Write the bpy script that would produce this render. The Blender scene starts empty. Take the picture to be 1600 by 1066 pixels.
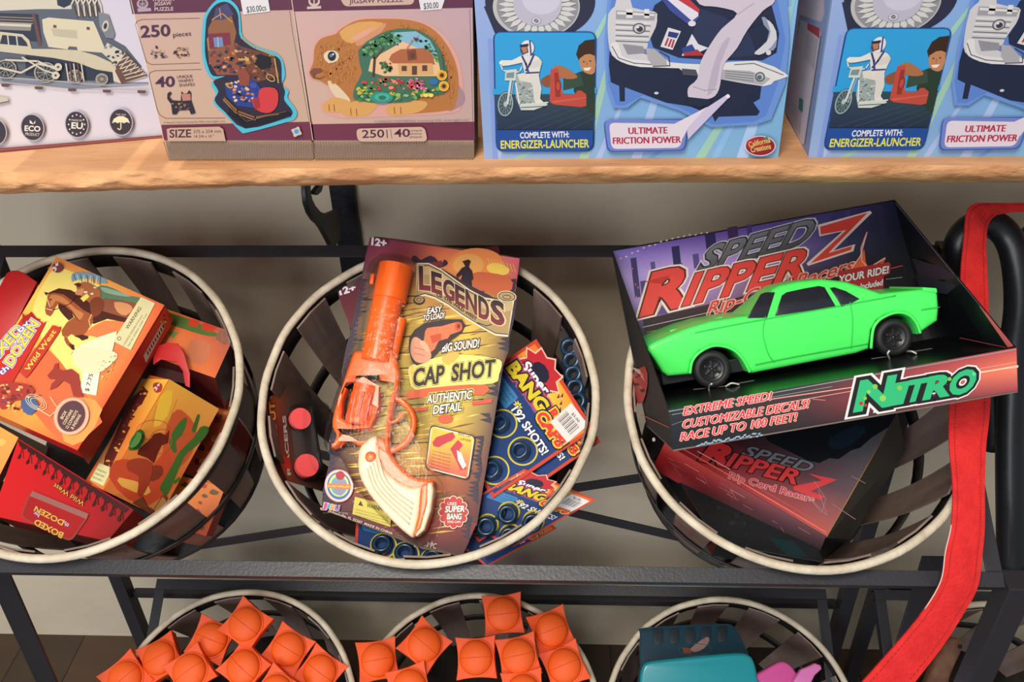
import bpy, bmesh, math, random
from mathutils import Vector, Matrix, noise
from mathutils.geometry import tessellate_polygon
random.seed(7)
SC = bpy.context.scene
COL = SC.collection
# ------------------------------------------------------------------ camera
H = 1.575
FPX, PITCH, YAW, ROLL = 1440.0, math.radians(35.2), math.radians(-3.0), math.radians(-1.5)
cp, sp, cy, sy, cr, sr = math.cos(PITCH), math.sin(PITCH), math.cos(YAW), math.sin(YAW), math.cos(ROLL), math.sin(ROLL)
CF = Vector((sy*cp, cy*cp, -sp)); R0 = Vector((cy, -sy, 0)); U0 = R0.cross(CF)
CR = R0*cr + U0*sr; CU = U0*cr - R0*sr
EYE = Vector((0, 0, H))
cd = bpy.data.cameras.new('camera'); cam = bpy.data.objects.new('camera', cd); COL.objects.link(cam)
cd.sensor_width = 36; cd.lens = 36*FPX/1600; cd.clip_start = .02
cam.matrix_world = Matrix(((CR.x, CU.x, -CF.x, EYE.x), (CR.y, CU.y, -CF.y, EYE.y), (CR.z, CU.z, -CF.z, EYE.z), (0, 0, 0, 1)))
SC.camera = cam
SC.view_settings.view_transform = 'Standard'; SC.view_settings.look = 'None'
SC.view_settings.gamma = 1; SC.view_settings.use_curve_mapping = False
SC.view_settings.exposure = 0.06
# ------------------------------------------------------------------ light
w = bpy.data.worlds.new('world'); SC.world = w; w.use_nodes = True
w.node_tree.nodes['Background'].inputs[0].default_value = (.92, .95, 1, 1)
w.node_tree.nodes['Background'].inputs[1].default_value = .30
def area(name, loc, target, size, power, col, sy_=None):
    l = bpy.data.lights.new(name, 'AREA'); l.energy = power; l.color = col; l.size = size
    if sy_: l.shape = 'RECTANGLE'; l.size_y = sy_
    o = bpy.data.objects.new(name, l); COL.objects.link(o); o.location = loc
    d = Vector(target)-Vector(loc); o.rotation_euler = d.to_track_quat('-Z', 'Y').to_euler()
    return o
area('ceiling_lamp', (-.4, -.55, 2.8), (0, .8, .95), .8, 50, (1, .92, .80))
area('shop_window', (-1.2, -2.0, 1.65), (0, 1.1, .9), 1.6, 52, (.88, .93, 1))
# ------------------------------------------------------------------ helpers
def S(h):
    h = h.lstrip('#'); r = []
    if len(h) == 3: h = ''.join(c*2 for c in h)
    for i in (0, 2, 4):
        v = int(h[i:i+2], 16)/255
        r.append(v/12.92 if v <= .04045 else ((v+.055)/1.055)**2.4)
    return (r[0], r[1], r[2], 1)
def ray(x, y): return CF + CR*((x-800)/FPX) - CU*((y-533)/FPX)
def atZ(x, y, z): return EYE + ray(x, y)*z
class Pl:
    def __init__(s, p, n):
        s.p = Vector(p); s.n = Vector(n).normalized()
        if s.n.dot(EYE-s.p) < 0: s.n = -s.n
    def __call__(s, x, y, h=0.0):
        d = ray(x, y); q = s.p + s.n*h
        return EYE + d*((q-EYE).dot(s.n)/d.dot(s.n))
def pl3(a, b, c): return Pl(a, (b-a).cross(c-a))
ALPHA = math.radians(30)
FO = Vector((0, 1.0, H-.561)); FN = Vector((0, -math.sin(ALPHA), math.cos(ALPHA))); FV = Vector((0, -math.cos(ALPHA), -math.sin(ALPHA)))
FP = Pl(FO, FN)
LO = Vector((0, 1.0, H-1.193)); LP = Pl(LO, FN)
def F3(*a): return pl3(*[FP(*q) for q in a])
def L3(*a): return pl3(*[LP(*q) for q in a])

MATS = {}
def mat(name, col, rough=.5, metal=0, spec=.5, coat=0, bump=0, bscale=60, col2=None, cscale=8, trans=0, alpha=None, stretch=None, detail=4, sub=0):
    if name in MATS: return MATS[name]
    m = bpy.data.materials.new(name); m.use_nodes = True; nt = m.node_tree; b = nt.nodes['Principled BSDF']
    c = S(col) if isinstance(col, str) else col
    b.inputs['Base Color'].default_value = c; b.inputs['Roughness'].default_value = rough
    b.inputs['Metallic'].default_value = metal; b.inputs['Specular IOR Level'].default_value = spec
    b.inputs['Coat Weight'].default_value = coat; b.inputs['Transmission Weight'].default_value = trans
    if sub: b.inputs['Subsurface Weight'].default_value = sub; b.inputs['Subsurface Scale'].default_value = .004
    if alpha is not None: b.inputs['Alpha'].default_value = alpha
    if bump or col2:
        tc = nt.nodes.new('ShaderNodeTexCoord'); mp = nt.nodes.new('ShaderNodeMapping')
        nt.links.new(tc.outputs['Object'], mp.inputs[0])
        if stretch: mp.inputs['Scale'].default_value = stretch
    if col2:
        n = nt.nodes.new('ShaderNodeTexNoise'); n.inputs['Scale'].default_value = cscale; n.inputs['Detail'].default_value = detail
        nt.links.new(mp.outputs[0], n.inputs['Vector'])
        rp = nt.nodes.new('ShaderNodeValToRGB'); rp.color_ramp.elements[0].position = .35; rp.color_ramp.elements[1].position = .65
        rp.color_ramp.elements[0].color = c; rp.color_ramp.elements[1].color = S(col2)
        nt.links.new(n.outputs[0], rp.inputs[0]); nt.links.new(rp.outputs[0], b.inputs['Base Color'])
    if bump:
        n = nt.nodes.new('ShaderNodeTexNoise'); n.inputs['Scale'].default_value = bscale; n.inputs['Detail'].default_value = 5
        nt.links.new(mp.outputs[0], n.inputs['Vector'])
        bp = nt.nodes.new('ShaderNodeBump'); bp.inputs['Strength'].default_value = bump; bp.inputs['Distance'].default_value = .004
        nt.links.new(n.outputs[0], bp.inputs['Height']); nt.links.new(bp.outputs[0], b.inputs['Normal'])
    MATS[name] = m; return m
def printmat(name='printed_card', rough=.5, coat=.0):
    if name in MATS: return MATS[name]
    m = bpy.data.materials.new(name); m.use_nodes = True; nt = m.node_tree; b = nt.nodes['Principled BSDF']
    a = nt.nodes.new('ShaderNodeAttribute'); a.attribute_name = 'Col'
    nt.links.new(a.outputs['Color'], b.inputs['Base Color'])
    b.inputs['Roughness'].default_value = rough; b.inputs['Coat Weight'].default_value = coat; b.inputs['Specular IOR Level'].default_value = .28
    MATS[name] = m; return m
def link(name, me, parent=None, m=None):
    o = bpy.data.objects.new(name, me); COL.objects.link(o)
    if m is not None:
        me.materials.clear(); me.materials.append(m)
    if parent is not None:
        o.parent = parent
        me.transform(parent_world(parent).inverted())
    return o
WM = {}
def parent_world(p):
    return WM.get(p.name, Matrix.Identity(4))
def tag(o, label, cat, group=None, kind=None):
    o['label'] = label; o['category'] = cat
    if group: o['group'] = group
    if kind: o['kind'] = kind
    return o
def thing(name, loc, label, cat, group=None):
    o = bpy.data.objects.new(name, None); COL.objects.link(o); o.location = loc; o.empty_display_size = .02
    WM[o.name] = Matrix.Translation(Vector(loc)); return tag(o, label, cat, group)
def struct(o): o['kind'] = 'structure'; return o
def mesh(verts, faces, smooth=False):
    me = bpy.data.meshes.new('m'); me.from_pydata([tuple(v) for v in verts], [], faces); me.update()
    bm = bmesh.new(); bm.from_mesh(me); bmesh.ops.recalc_face_normals(bm, faces=bm.faces); bm.to_mesh(me); bm.free()
    if smooth: me.shade_smooth()
    return me
def join(ms):
    bm = bmesh.new()
    for m in ms: bm.from_mesh(m)
    me = bpy.data.meshes.new('m'); bm.to_mesh(me); bm.free(); return me
def boxm(o, u, v, w_, bev=0.0):
    """box from corner o with edge vectors"""
    o, u, v, w_ = map(Vector, (o, u, v, w_))
    vs = [o, o+u, o+u+v, o+v, o+w_, o+u+w_, o+u+v+w_, o+v+w_]
    me = mesh(vs, [(0, 1, 2, 3), (4, 5, 6, 7), (0, 1, 5, 4), (1, 2, 6, 5), (2, 3, 7, 6), (3, 0, 4, 7)])
    return bevel(me, bev) if bev else me
def bevel(me, w_, seg=2):
    bm = bmesh.new(); bm.from_mesh(me)
    bmesh.ops.bevel(bm, geom=bm.edges[:], offset=w_, segments=seg, profile=.6, affect='EDGES')
    bm.to_mesh(me); bm.free(); return me
def bar(a, b, wx, wy, up=Vector((0, 0, 1)), bev=.0008):
    a, b = Vector(a), Vector(b); d = (b-a); x = d.cross(up).normalized()*wx; y = x.cross(d).normalized()*wy
    return boxm(a-x/2-y/2, x, y, d, bev)
def prism(front, vec, bev=0.0):
    n = len(front); vec = Vector(vec)
    me = mesh(list(front)+[p+vec for p in front], [tuple(range(n)), tuple(range(2*n-1, n-1, -1))]+[(i, (i+1) % n, n+(i+1) % n, n+i) for i in range(n)])
    return bevel(me, bev) if bev else me
def tube(pts, r, seg=10, closed=False, smooth=True, rs=None):
    pts = [Vector(p) for p in pts]; n = len(pts); vs = []; fs = []
    t0 = (pts[1]-pts[0]).normalized(); ref = Vector((0, 0, 1)) if abs(t0.z) < .9 else Vector((1, 0, 0))
    x = t0.cross(ref).normalized()
    for i, p in enumerate(pts):
        if closed: t = (pts[(i+1) % n]-pts[i-1]).normalized()
        else: t = (pts[min(i+1, n-1)]-pts[max(i-1, 0)]).normalized()
        x = (x-t*x.dot(t)).normalized(); y = t.cross(x)
        rr = rs[i] if rs else r
        for k in range(seg):
            a = 2*math.pi*k/seg; vs.append(p+(x*math.cos(a)+y*math.sin(a))*rr)
    for i in range(n if closed else n-1):
        j = (i+1) % n
        for k in range(seg):
            fs.append((i*seg+k, i*seg+(k+1) % seg, j*seg+(k+1) % seg, j*seg+k))
    if not closed: fs += [tuple(range(seg)), tuple(range((n-1)*seg, n*seg))]
    return mesh(vs, fs, smooth)
def smoothpts(pts, k=6, closed=False):
    pts = [Vector(p) for p in pts]; n = len(pts); out = []
    for i in range(n if closed else n-1):
        g = lambda j: pts[j % n] if closed else pts[min(max(j, 0), n-1)]
        p0, p1, p2, p3 = g(i-1), g(i), g(i+1), g(i+2)
        for j in range(k):
            t = j/k; out.append(.5*((2*p1)+(p2-p0)*t+(2*p0-5*p1+4*p2-p3)*t*t+(3*p1-p0-3*p2+p3)*t**3))
    if not closed: out.append(pts[-1])
    return out
def lathe(prof, seg=32, smooth=True):
    """prof: (r,z) list -> mesh about local z"""
    vs = []; fs = []; n = len(prof)
    for k in range(seg):
        a = 2*math.pi*k/seg
        for r, z in prof: vs.append((r*math.cos(a), r*math.sin(a), z))
    for k in range(seg):
        j = (k+1) % seg
        for i in range(n-1): fs.append((k*n+i, j*n+i, j*n+i+1, k*n+i+1))
    me = mesh(vs, fs, smooth); bm = bmesh.new(); bm.from_mesh(me); bmesh.ops.remove_doubles(bm, verts=bm.verts, dist=1e-6); bmesh.ops.recalc_face_normals(bm, faces=bm.faces); bm.to_mesh(me); bm.free()
    return me
def frame(o, x, n):
    """matrix with origin o, local x along x, local z along n"""
    n = Vector(n).normalized(); x = Vector(x); x = (x-n*x.dot(n)).normalized(); y = n.cross(x)
    return Matrix(((x.x, y.x, n.x, o[0]), (x.y, y.y, n.y, o[1]), (x.z, y.z, n.z, o[2]), (0, 0, 0, 1)))
def pxs(s): return [tuple(float(q) for q in p.split(',')) for p in s.split()]
def curve_solid(polys, thick, bev=0.0, res=3, smooth=True):
    """polys: list of 2-D outlines in metres (later ones are holes) -> bevelled solid centred on z=0"""
    cu = bpy.data.curves.new('c', 'CURVE'); cu.dimensions = '2D'; cu.fill_mode = 'BOTH'
    cu.extrude = max(thick/2-bev, 0.00001); cu.bevel_depth = bev; cu.bevel_resolution = res; cu.offset = -bev
    for P in polys:
        s = cu.splines.new('POLY'); s.points.add(len(P)-1); s.use_cyclic_u = True
        for i, q in enumerate(P): s.points[i].co = (q[0], q[1], 0, 1)
    o = bpy.data.objects.new('c', cu); COL.objects.link(o)
    dg = bpy.context.evaluated_depsgraph_get(); me = bpy.data.meshes.new_from_object(o.evaluated_get(dg))
    bpy.data.objects.remove(o); bpy.data.curves.remove(cu)
    bm = bmesh.new(); bm.from_mesh(me); bmesh.ops.remove_doubles(bm, verts=bm.verts, dist=1e-6); bmesh.ops.recalc_face_normals(bm, faces=bm.faces); bm.to_mesh(me); bm.free()
    me.shade_smooth() if smooth else None
    return me
def autosm(me, ang=.6):
    me.shade_smooth()
    bm = bmesh.new(); bm.from_mesh(me)
    for e in bm.edges:
        if len(e.link_faces) == 2 and e.calc_face_angle(0) > ang: e.smooth = False
    bm.to_mesh(me); bm.free(); return me
def traced(pl, polys, thick, bev, lift=0.0, o=None, sm=0):
    """outline(s) in pixel coords laid on plane pl, given thickness"""
    P0 = [pxs(s) if isinstance(s, str) else s for s in polys]
    o = pl(*P0[0][0]) if o is None else o
    M = frame(o, CR, pl.n); Mi = M.inverted(); out = []
    for P in P0:
        q = [(Mi @ pl(*p)) for p in P]
        if sm: q = smoothpts([(v.x, v.y, 0) for v in q], sm, True)
        out.append([(v.x, v.y) for v in q])
    me = curve_solid(out, thick, bev); me.transform(M @ Matrix.Translation((0, 0, lift))); return autosm(me)
# ------------------------------------------------------------------ text
_tc = {}
def textmesh(s, off):
    k = (s, off)
    if k in _tc: return _tc[k]
    cu = bpy.data.curves.new('t', 'FONT'); cu.body = s; cu.size = 1; cu.offset = off; cu.resolution_u = 3
    o = bpy.data.objects.new('t', cu); COL.objects.link(o)
    dg = bpy.context.evaluated_depsgraph_get(); me = bpy.data.meshes.new_from_object(o.evaluated_get(dg))
    v = [(q.co.x, q.co.y) for q in me.vertices]; f = [tuple(p.vertices) for p in me.polygons]
    bpy.data.objects.remove(o); bpy.data.curves.remove(cu); bpy.data.meshes.remove(me)
    _tc[k] = (v, f); return v, f
def cap_h():
    v, f = textmesh('H', 0.0); return max(q[1] for q in v)
CAP = cap_h()
ALBEDO = 1.0      # brightness factor on the print colours being built
class Art:
    """flat printing on a plane, traced in photo pixels and projected onto the real surface"""
    def __init__(s, pl, shift=(0, 0, 0), eps=.00003, base=.0002):
        s.pl = pl; s.shift = Vector(shift); s.v = []; s.f = []; s.c = []; s.L = 0; s.eps = eps; s.base = base; s.gain = ALBEDO
    def add(s, pts, faces, cols):
        h = s.base+s.L*s.eps; b = len(s.v); s.L += 1
        for i, p in enumerate(pts):
            q = s.pl(p[0], p[1]) + s.pl.n*h + s.shift
            s.v.append(q); s.c.append(cols if isinstance(cols, tuple) else cols[i])
        s.f += [tuple(b+i for i in f) for f in faces]
    def p(s, col, P, sm=0, cols=None):
        P = pxs(P) if isinstance(P, str) else P
        if sm: P = [(q.x, q.y) for q in smoothpts([(a, b, 0) for a, b in P], sm, True)]
        t = tessellate_polygon([[Vector((x, y, 0)) for x, y in P]])
        s.add(P, t, [S(c) for c in cols] if cols else S(col)); return s
    def many(s, col, polys):
        """several little shapes of one colour on one layer"""
        pts = []; fs = []
        for P in polys:
            P = pxs(P) if isinstance(P, str) else P
            b = len(pts); pts += P; fs += [tuple(b+i for i in t) for t in tessellate_polygon([[Vector((x, y, 0)) for x, y in P]])]
        s.add(pts, fs, S(col)); return s
    def grid(s, P, cols):
        """bilinear colour patch: P = TL,TR,BR,BL ; cols = rows of hex colours"""
        P = pxs(P) if isinstance(P, str) else P; R_ = len(cols); C_ = len(cols[0]); K = 4
        n, m = (R_-1)*K+1, (C_-1)*K+1; pts = []; cc = []; lin = [[S(c) for c in r] for r in cols]
        for i in range(n):
            for j in range(m):
                u, v = j/(m-1), i/(n-1)
                pts.append(tuple((P[0][k]*(1-u)+P[1][k]*u)*(1-v)+(P[3][k]*(1-u)+P[2][k]*u)*v for k in (0, 1)))
                a, b = v*(R_-1), u*(C_-1); i0, j0 = min(int(a), R_-2), min(int(b), C_-2); a -= i0; b -= j0
                cc.append(tuple((lin[i0][j0][k]*(1-b)+lin[i0][j0+1][k]*b)*(1-a)+(lin[i0+1][j0][k]*(1-b)+lin[i0+1][j0+1][k]*b)*a for k in range(4)))
        s.add(pts, [(i*m+j, i*m+j+1, (i+1)*m+j+1, (i+1)*m+j) for i in range(n-1) for j in range(m-1)], cc); return s
    def ln(s, col, P, w_=1.0, closed=False):
        P = pxs(P) if isinstance(P, str) else list(P)
        if closed: P = P+[P[0]]
        pts = []; fs = []
        for i in range(len(P)-1):
            (a, b), (c, d) = P[i], P[i+1]; L = math.hypot(c-a, d-b) or 1; nx, ny = -(d-b)/L*w_/2, (c-a)/L*w_/2
            ex, ey = (c-a)/L*w_*.3, (d-b)/L*w_*.3; k = len(pts)
            pts += [(a+nx-ex, b+ny-ey), (c+nx+ex, d+ny+ey), (c-nx+ex, d-ny+ey), (a-nx-ex, b-ny-ey)]; fs.append((k, k+1, k+2, k+3))
        s.add(pts, fs, S(col)); return s
    def el(s, col, x, y, rx, ry=None, rot=0, n=28):
        ry = rx if ry is None else ry; c, d = math.cos(rot), math.sin(rot)
        P = [(x+rx*math.cos(t)*c-ry*math.sin(t)*d, y+rx*math.cos(t)*d+ry*math.sin(t)*c) for t in [2*math.pi*i/n for i in range(n)]]
        s.add(P, [tuple(range(n))], S(col)); return s
    def ring(s, col, x, y, rx, ry, w_, rot=0, n=28):
        c, d = math.cos(rot), math.sin(rot); P = []
        for i in range(n):
            t = 2*math.pi*i/n
            for k in (0, w_): P.append((x+(rx-k)*math.cos(t)*c-(ry-k)*math.sin(t)*d, y+(rx-k)*math.cos(t)*d+(ry-k)*math.sin(t)*c))
        s.add(P, [(2*i, 2*i+1, (2*i+3) % (2*n), (2*i+2) % (2*n)) for i in range(n)], S(col)); return s
    def rr(s, col, P, r=8):
        """rounded quad from 4 corners"""
        P = pxs(P) if isinstance(P, str) else P; out = []
        for i in range(4):
            a, b, c = Vector(P[i-1]), Vector(P[i]), Vector(P[(i+1) % 4]); u = (a-b).normalized()*r+b; v = (c-b).normalized()*r+b
            for k in range(5):
                t = k/4; q = u*(1-t)**2+b*2*t*(1-t)+v*t*t; out.append((q.x, q.y))
        return s.p(col, out)
    def t(s, txt, P, h, col, bold=.0, ol=(), up=None, grad=None):
        """text fitted on baseline polyline P (pixels), capital height h px; ol = [(colour, width)...] from the outermost"""
        P = pxs(P) if isinstance(P, str) else P; P = [Vector(q) for q in P]
        lens = [0]
        for i in range(len(P)-1): lens.append(lens[-1]+(P[i+1]-P[i]).length)
        T = lens[-1]; v0, _ = textmesh(txt, 0.0); x0 = min(q[0] for q in v0); x1 = max(q[0] for q in v0)
        d0 = (P[-1]-P[0]).normalized(); upv = Vector(up) if up else Vector((d0.y, -d0.x))*h
        curved = len(P) > 2
        def mp(x, y):
            u = (x-x0)/(x1-x0)*T; i = 0
            while i < len(P)-2 and u > lens[i+1]: i += 1
            seg = P[i+1]-P[i]; q = P[i]+seg*((u-lens[i])/seg.length)
            k = upv
            q = q+k*(y/CAP); return (q.x, q.y)
        for c, o_ in list(ol)+[(col, bold)]:
            v, f = textmesh(txt, o_)
            pts = [mp(*q) for q in v]
            if grad and c == col:
                g0, g1 = S(grad[0]), S(grad[1]); cc = [tuple(g0[k]+(g1[k]-g0[k])*min(max(q[1]/CAP, 0), 1) for k in range(4)) for q in v]
            else: cc = S(c)
            s.add(pts, f, cc)
        return s
    def tx(s, txt, x, y, w_, h, col, ang=0, shear=0, **k):
        """straight text: baseline start, width, cap height, angle in degrees (clockwise on the photo)"""
        a = math.radians(ang); dx, dy = math.cos(a), math.sin(a)
        return s.t(txt, [(x, y), (x+dx*w_, y+dy*w_)], h, col, up=(dy*h+dx*shear*h, -dx*h+dy*shear*h), **k)
    def blobs(s, region, cols, n, r0, r1, seed=1, sq=.7):
        """mottled scatter of small irregular patches inside a polygon"""
        R_ = random.Random(seed); P = pxs(region) if isinstance(region, str) else region
        xs = [p[0] for p in P]; ys = [p[1] for p in P]
        def ins(x, y):
            c = False
            for i in range(len(P)):
                (a, b), (e, f) = P[i-1], P[i]
                if (b > y) != (f > y) and x < (e-a)*(y-b)/(f-b)+a: c = not c
            return c
        G = {}
        for _ in range(n*4):
            x, y = R_.uniform(min(xs), max(xs)), R_.uniform(min(ys), max(ys))
            if not ins(x, y): continue
            r = R_.uniform(r0, r1); a0 = R_.uniform(0, 6); Q = []
            for k in range(7):
                a = a0+k*2*math.pi/7; q = r*R_.uniform(.6, 1.2); X, Y = x+q*math.cos(a), y+q*sq*math.sin(a)
                Q.append((X, Y))
            if not all(ins(*q) for q in Q): continue
            G.setdefault(R_.choice(cols), []).append(Q); n -= 1
            if n <= 0: break
        for c, L in G.items():
            for i, Q in enumerate(L): pass
            s.many(c, L)
        return s
    def build(s, name, parent, m=None):
        me = bpy.data.meshes.new(name); me.from_pydata([tuple(v) for v in s.v], [], s.f); me.update()
        at = me.color_attributes.new('Col', 'FLOAT_COLOR', 'POINT')
        at.data.foreach_set('color', [k*s.gain if i < 3 else 1 for c in s.c for i, k in enumerate(c)])
        # face the camera side
        bm = bmesh.new(); bm.from_mesh(me)
        fl = [f for f in bm.faces if f.normal.dot(s.pl.n) < 0]
        if fl: bmesh.ops.reverse_faces(bm, faces=fl)
        bm.to_mesh(me); bm.free()
        return link(name, me, parent, m or printmat())
def carton(parent, pl, quad, th, col, name='carton', bev=.0008, rough=.5):
    P = [pl(*q) for q in (pxs(quad) if isinstance(quad, str) else quad)]
    return link(name, prism(P, -pl.n*th, bev), parent, mat('card_'+col, col, rough))
# ================================================================== SETTING
WY = 1.17
m_wall = mat('wall_plaster', '#cfc1a8', .9, bump=.35, bscale=28, col2='#c3b6a0', cscale=3, detail=3)
struct(link('wall_back', boxm((-3, WY, 0), (6, 0, 0), (0, .12, 0), (0, 0, 2.8)), None, m_wall))
def floor_mat():
    m = bpy.data.materials.new('floor_planks'); m.use_nodes = True; nt = m.node_tree; b = nt.nodes['Principled BSDF']
    tc = nt.nodes.new('ShaderNodeTexCoord'); mp = nt.nodes.new('ShaderNodeMapping'); nt.links.new(tc.outputs['Object'], mp.inputs[0])
    mp.inputs['Rotation'].default_value = (0, 0, math.radians(90))
    br = nt.nodes.new('ShaderNodeTexBrick'); nt.links.new(mp.outputs[0], br.inputs[0])
    br.inputs['Color1'].default_value = S('#3d332d'); br.inputs['Color2'].default_value = S('#5d4634'); br.inputs['Mortar'].default_value = S('#15110f')
    br.inputs['Scale'].default_value = 1; br.inputs['Brick Width'].default_value = 3.0; br.inputs['Row Height'].default_value = .12; br.inputs['Mortar Size'].default_value = .0012
    nz = nt.nodes.new('ShaderNodeTexNoise'); nz.inputs['Scale'].default_value = 30; mx = nt.nodes.new('ShaderNodeMixRGB'); mx.blend_type = 'MULTIPLY'; mx.inputs[0].default_value = .5
    nt.links.new(br.outputs[0], mx.inputs[1]); nt.links.new(nz.outputs[0], mx.inputs[2]); nt.links.new(mx.outputs[0], b.inputs['Base Color'])
    b.inputs['Roughness'].default_value = .5; return m
struct(link('floor', boxm((-3, -1.5, -.05), (6, 0, 0), (0, 2.67, 0), (0, 0, .05)), None, floor_mat()))

# ------------------------------------------------------------------ shelf
ZS = (EYE+ray(757, 248)*(.77/ray(757, 248).y)).z          # shelf top height
SHP = Pl((0, .77, ZS), (0, 0, 1)); FRP = Pl((0, .77, 0), (0, -1, 0))
def shelf():
    bm = bmesh.new(); nx, nz = 420, 14; x0, x1 = -1.0, 1.05; th = .024
    grid = []
    prof = [(.745+.004, ZS)]                               # front edge profile: top arris, bark face, underside
    for j in range(nz+1):
        t = j/nz; row = []
        for i in range(nx+1):
            x = x0+(x1-x0)*i/nx
            e = noise.noise(Vector((x*3.1, 0, 3)))*.010+noise.noise(Vector((x*11, 4, 3)))*.004
            left = max(0, min(1, (-.15-x)/.35))            # bark is rougher and wider on the left
            rough = noise.noise(Vector((x*38, t*2.6, 1)))*.0035+noise.noise(Vector((x*90, t*7, 5)))*.0022
            rough *= (.35+1.0*left)
            y = .752-.006*left+e*.5+.016*t*t - .006*math.sin(t*math.pi)*(.4+left)+rough*math.sin(min(1, t*4+.1)*1.57)
            z = ZS-th*t-(.004*left*t)+.002*noise.noise(Vector((x*6, 9, 9)))*t
            if j == 0: z = ZS
            row.append(bm.verts.new((x, y, z)))
        grid.append(row)
    back_t = [bm.verts.new((x0+(x1-x0)*i/nx, WY, ZS)) for i in range(nx+1)]
    back_b = [bm.verts.new((x0+(x1-x0)*i/nx, WY, ZS-th)) for i in range(nx+1)]
    rows = [back_t]+grid+[back_b]
    for a, b in zip(rows, rows[1:]):
        for i in range(nx): bm.faces.new((a[i], a[i+1], b[i+1], b[i]))
    bm.faces.new([r[0] for r in rows]); bm.faces.new([r[-1] for r in rows][::-1])
    bmesh.ops.recalc_face_normals(bm, faces=bm.faces)
    me = bpy.data.meshes.new('shelf'); bm.to_mesh(me); bm.free()
    for p in me.polygons: p.use_smooth = True
    autosm(me, .9); me.materials.append(None); me.materials.append(None)
    for p in me.polygons: p.material_index = 1 if p.normal.y < -.25 else 0
    return me
m_bark = mat('bark_edge', '#a8734a', .8, bump=1.0, bscale=70, col2='#d09c6c', cscale=32, stretch=(.6, 1, 1.5), detail=9)
m_wood = mat('live_edge_wood', '#b98358', .65, bump=.6, bscale=45, col2='#d3a074', cscale=14, stretch=(.35, 1.4, 1.4), detail=8)
sm_ = shelf(); o = link('wooden_shelf', sm_); sm_.materials[0] = m_wood; sm_.materials[1] = m_bark
tag(o, 'pale live-edge wooden shelf with rough bark front holding the boxed toys', 'shelf')

# ------------------------------------------------------------------ scroll bracket
m_iron = mat('black_iron', '#12161f', .45, metal=.3, bump=.15, bscale=200)
pb = EYE+ray(538, 330)*((WY-.012)/ray(538, 330).y)
XB = Pl((pb.x, 0, 0), (1, 0, 0))
t = thing('shelf_bracket', (pb.x, WY, ZS-.2), 'black iron scroll bracket under the wooden shelf above the middle basket', 'bracket')
link('wall_bar', boxm((pb.x-.017, WY-.012, ZS-.60), (.034, 0, 0), (0, .012, 0), (0, 0, .566), .001), t, m_iron)
link('top_bar', boxm((pb.x-.012, .84, ZS-.025-.008-.004), (.024, 0, 0), (0, WY-.84-.012, 0), (0, 0, .008), .001), t, m_iron)
sc = ['474,279 474,300 476,318 481,333 488,344 495,350 500,357 505,366 511,377 515,386 521,386 529,372 529,325 522,328 514,331 506,334 498,331 490,322 485,312 482,300 482,279']
me = traced(XB, sc, .006, .001)
link('scroll', me, t, m_iron)
me = traced(XB, ['497,279 495,290 489,298 488,303 493,305 499,300 502,290 502,279'], .006, .001)
link('curl', me, t, m_iron)
link('bolt', tube([(pb.x-.016, XB(516, 354).y, XB(516, 354).z), (pb.x-.004, XB(516, 354).y, XB(516, 354).z)], .003), t, mat('steel', '#8a8a90', .3, metal=1))

# ------------------------------------------------------------------ rack
m_rack = mat('black_rack_steel', '#302f34', .38, metal=.1, bump=.08, bscale=300)
X0, X1, FL = -.705, .468, .408
SHR = 1.127*1.5/1.44
def angle_iron(a, b, inw, n=FN, wd=.016):
    """L-section bar from a to b: flat leg on top along inw, lip hanging down at the outer edge"""
    d = (b-a); inw = inw.normalized()
    return join([boxm(a-n*.0025, inw*wd, n*.0025, d, .0004), boxm(a-n*wd, inw*.0025, n*(wd-.0025), d, .0004)])
def tier(parent, O, x0, x1, L):
    a = Vector((x0, O.y, O.z)); b = Vector((x1, O.y, O.z)); c = b+FV*L; d = a+FV*L
    X = Vector((1, 0, 0))
    link('rail', angle_iron(a, b, FV), parent, m_rack); link('rail', angle_iron(d, c, -FV), parent, m_rack)
    link('side_rail', angle_iron(a+FV*.0163, d-FV*.0163, X), parent, m_rack); link('side_rail', angle_iron(b+FV*.0163, c-FV*.0163, -X), parent, m_rack)
    return a, b, c, d
LX0, LX1 = LP(245, 905).x, LP(1290, 918).x
def rack(dx, label, full=True):
    t = thing('display_rack', (0+dx, .95, 0), label, 'rack')
    D = Vector((dx, 0, 0))
    def leg(x, y, z, wd): link('leg', boxm((x, y, .0), (wd, 0, 0), (0, wd, 0), (0, 0, z), .0012), t, m_rack)
    if full:
        a, b, c, d = tier(t, FO+D, X0+dx, X1+dx, FL)
        leg(a.x-.001-.022, a.y-.011, a.z, .022); leg(b.x+.001, b.y-.011, b.z, .022); leg(c.x+.001, c.y-.006, c.z+.004, .026); leg(d.x-.027, d.y-.006, d.z+.004, .026)
        for px in (X0+.004, X1-.012):
            pa = Pl((X0, 0, 0), (1, 0, 0)); u = pa(-28, 850); v = pa(78, 1085); u.x = v.x = px
            link('side_brace', bar(u, v, .004, .03, Vector((1, 0, 0))), t, m_rack)
        BK = Pl((0, 1.008, 0), (0, 1, 0))
        for A, B in (((300, 853), (1460, 675)), ((300, 668), (1460, 935))):
            u, v = BK(*A), BK(*B); u.y = v.y = 1.006 if A[1] > 800 else 1.013
            u = u+(u-v)*.12; v = v+(v-u)*.02
            link('cross_brace', bar(u, v, .016, .003, Vector((0, 1, 0))), t, m_rack)
        link('tie_bar', boxm((X0, 1.0, LO.z-.05), (X1-X0, 0, 0), (0, .012, 0), (0, 0, .012), .0008), t, m_rack)
    a, b, c, d = tier(t, LO+D, LX0+dx, LX1+dx, .36)
    if not full:
        leg(a.x, a.y+.001, a.z, .02); leg(b.x-.02, b.y+.001, b.z, .02)
    return t
rack(0, 'black metal two-tier rack holding the slatted toy baskets')
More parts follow.
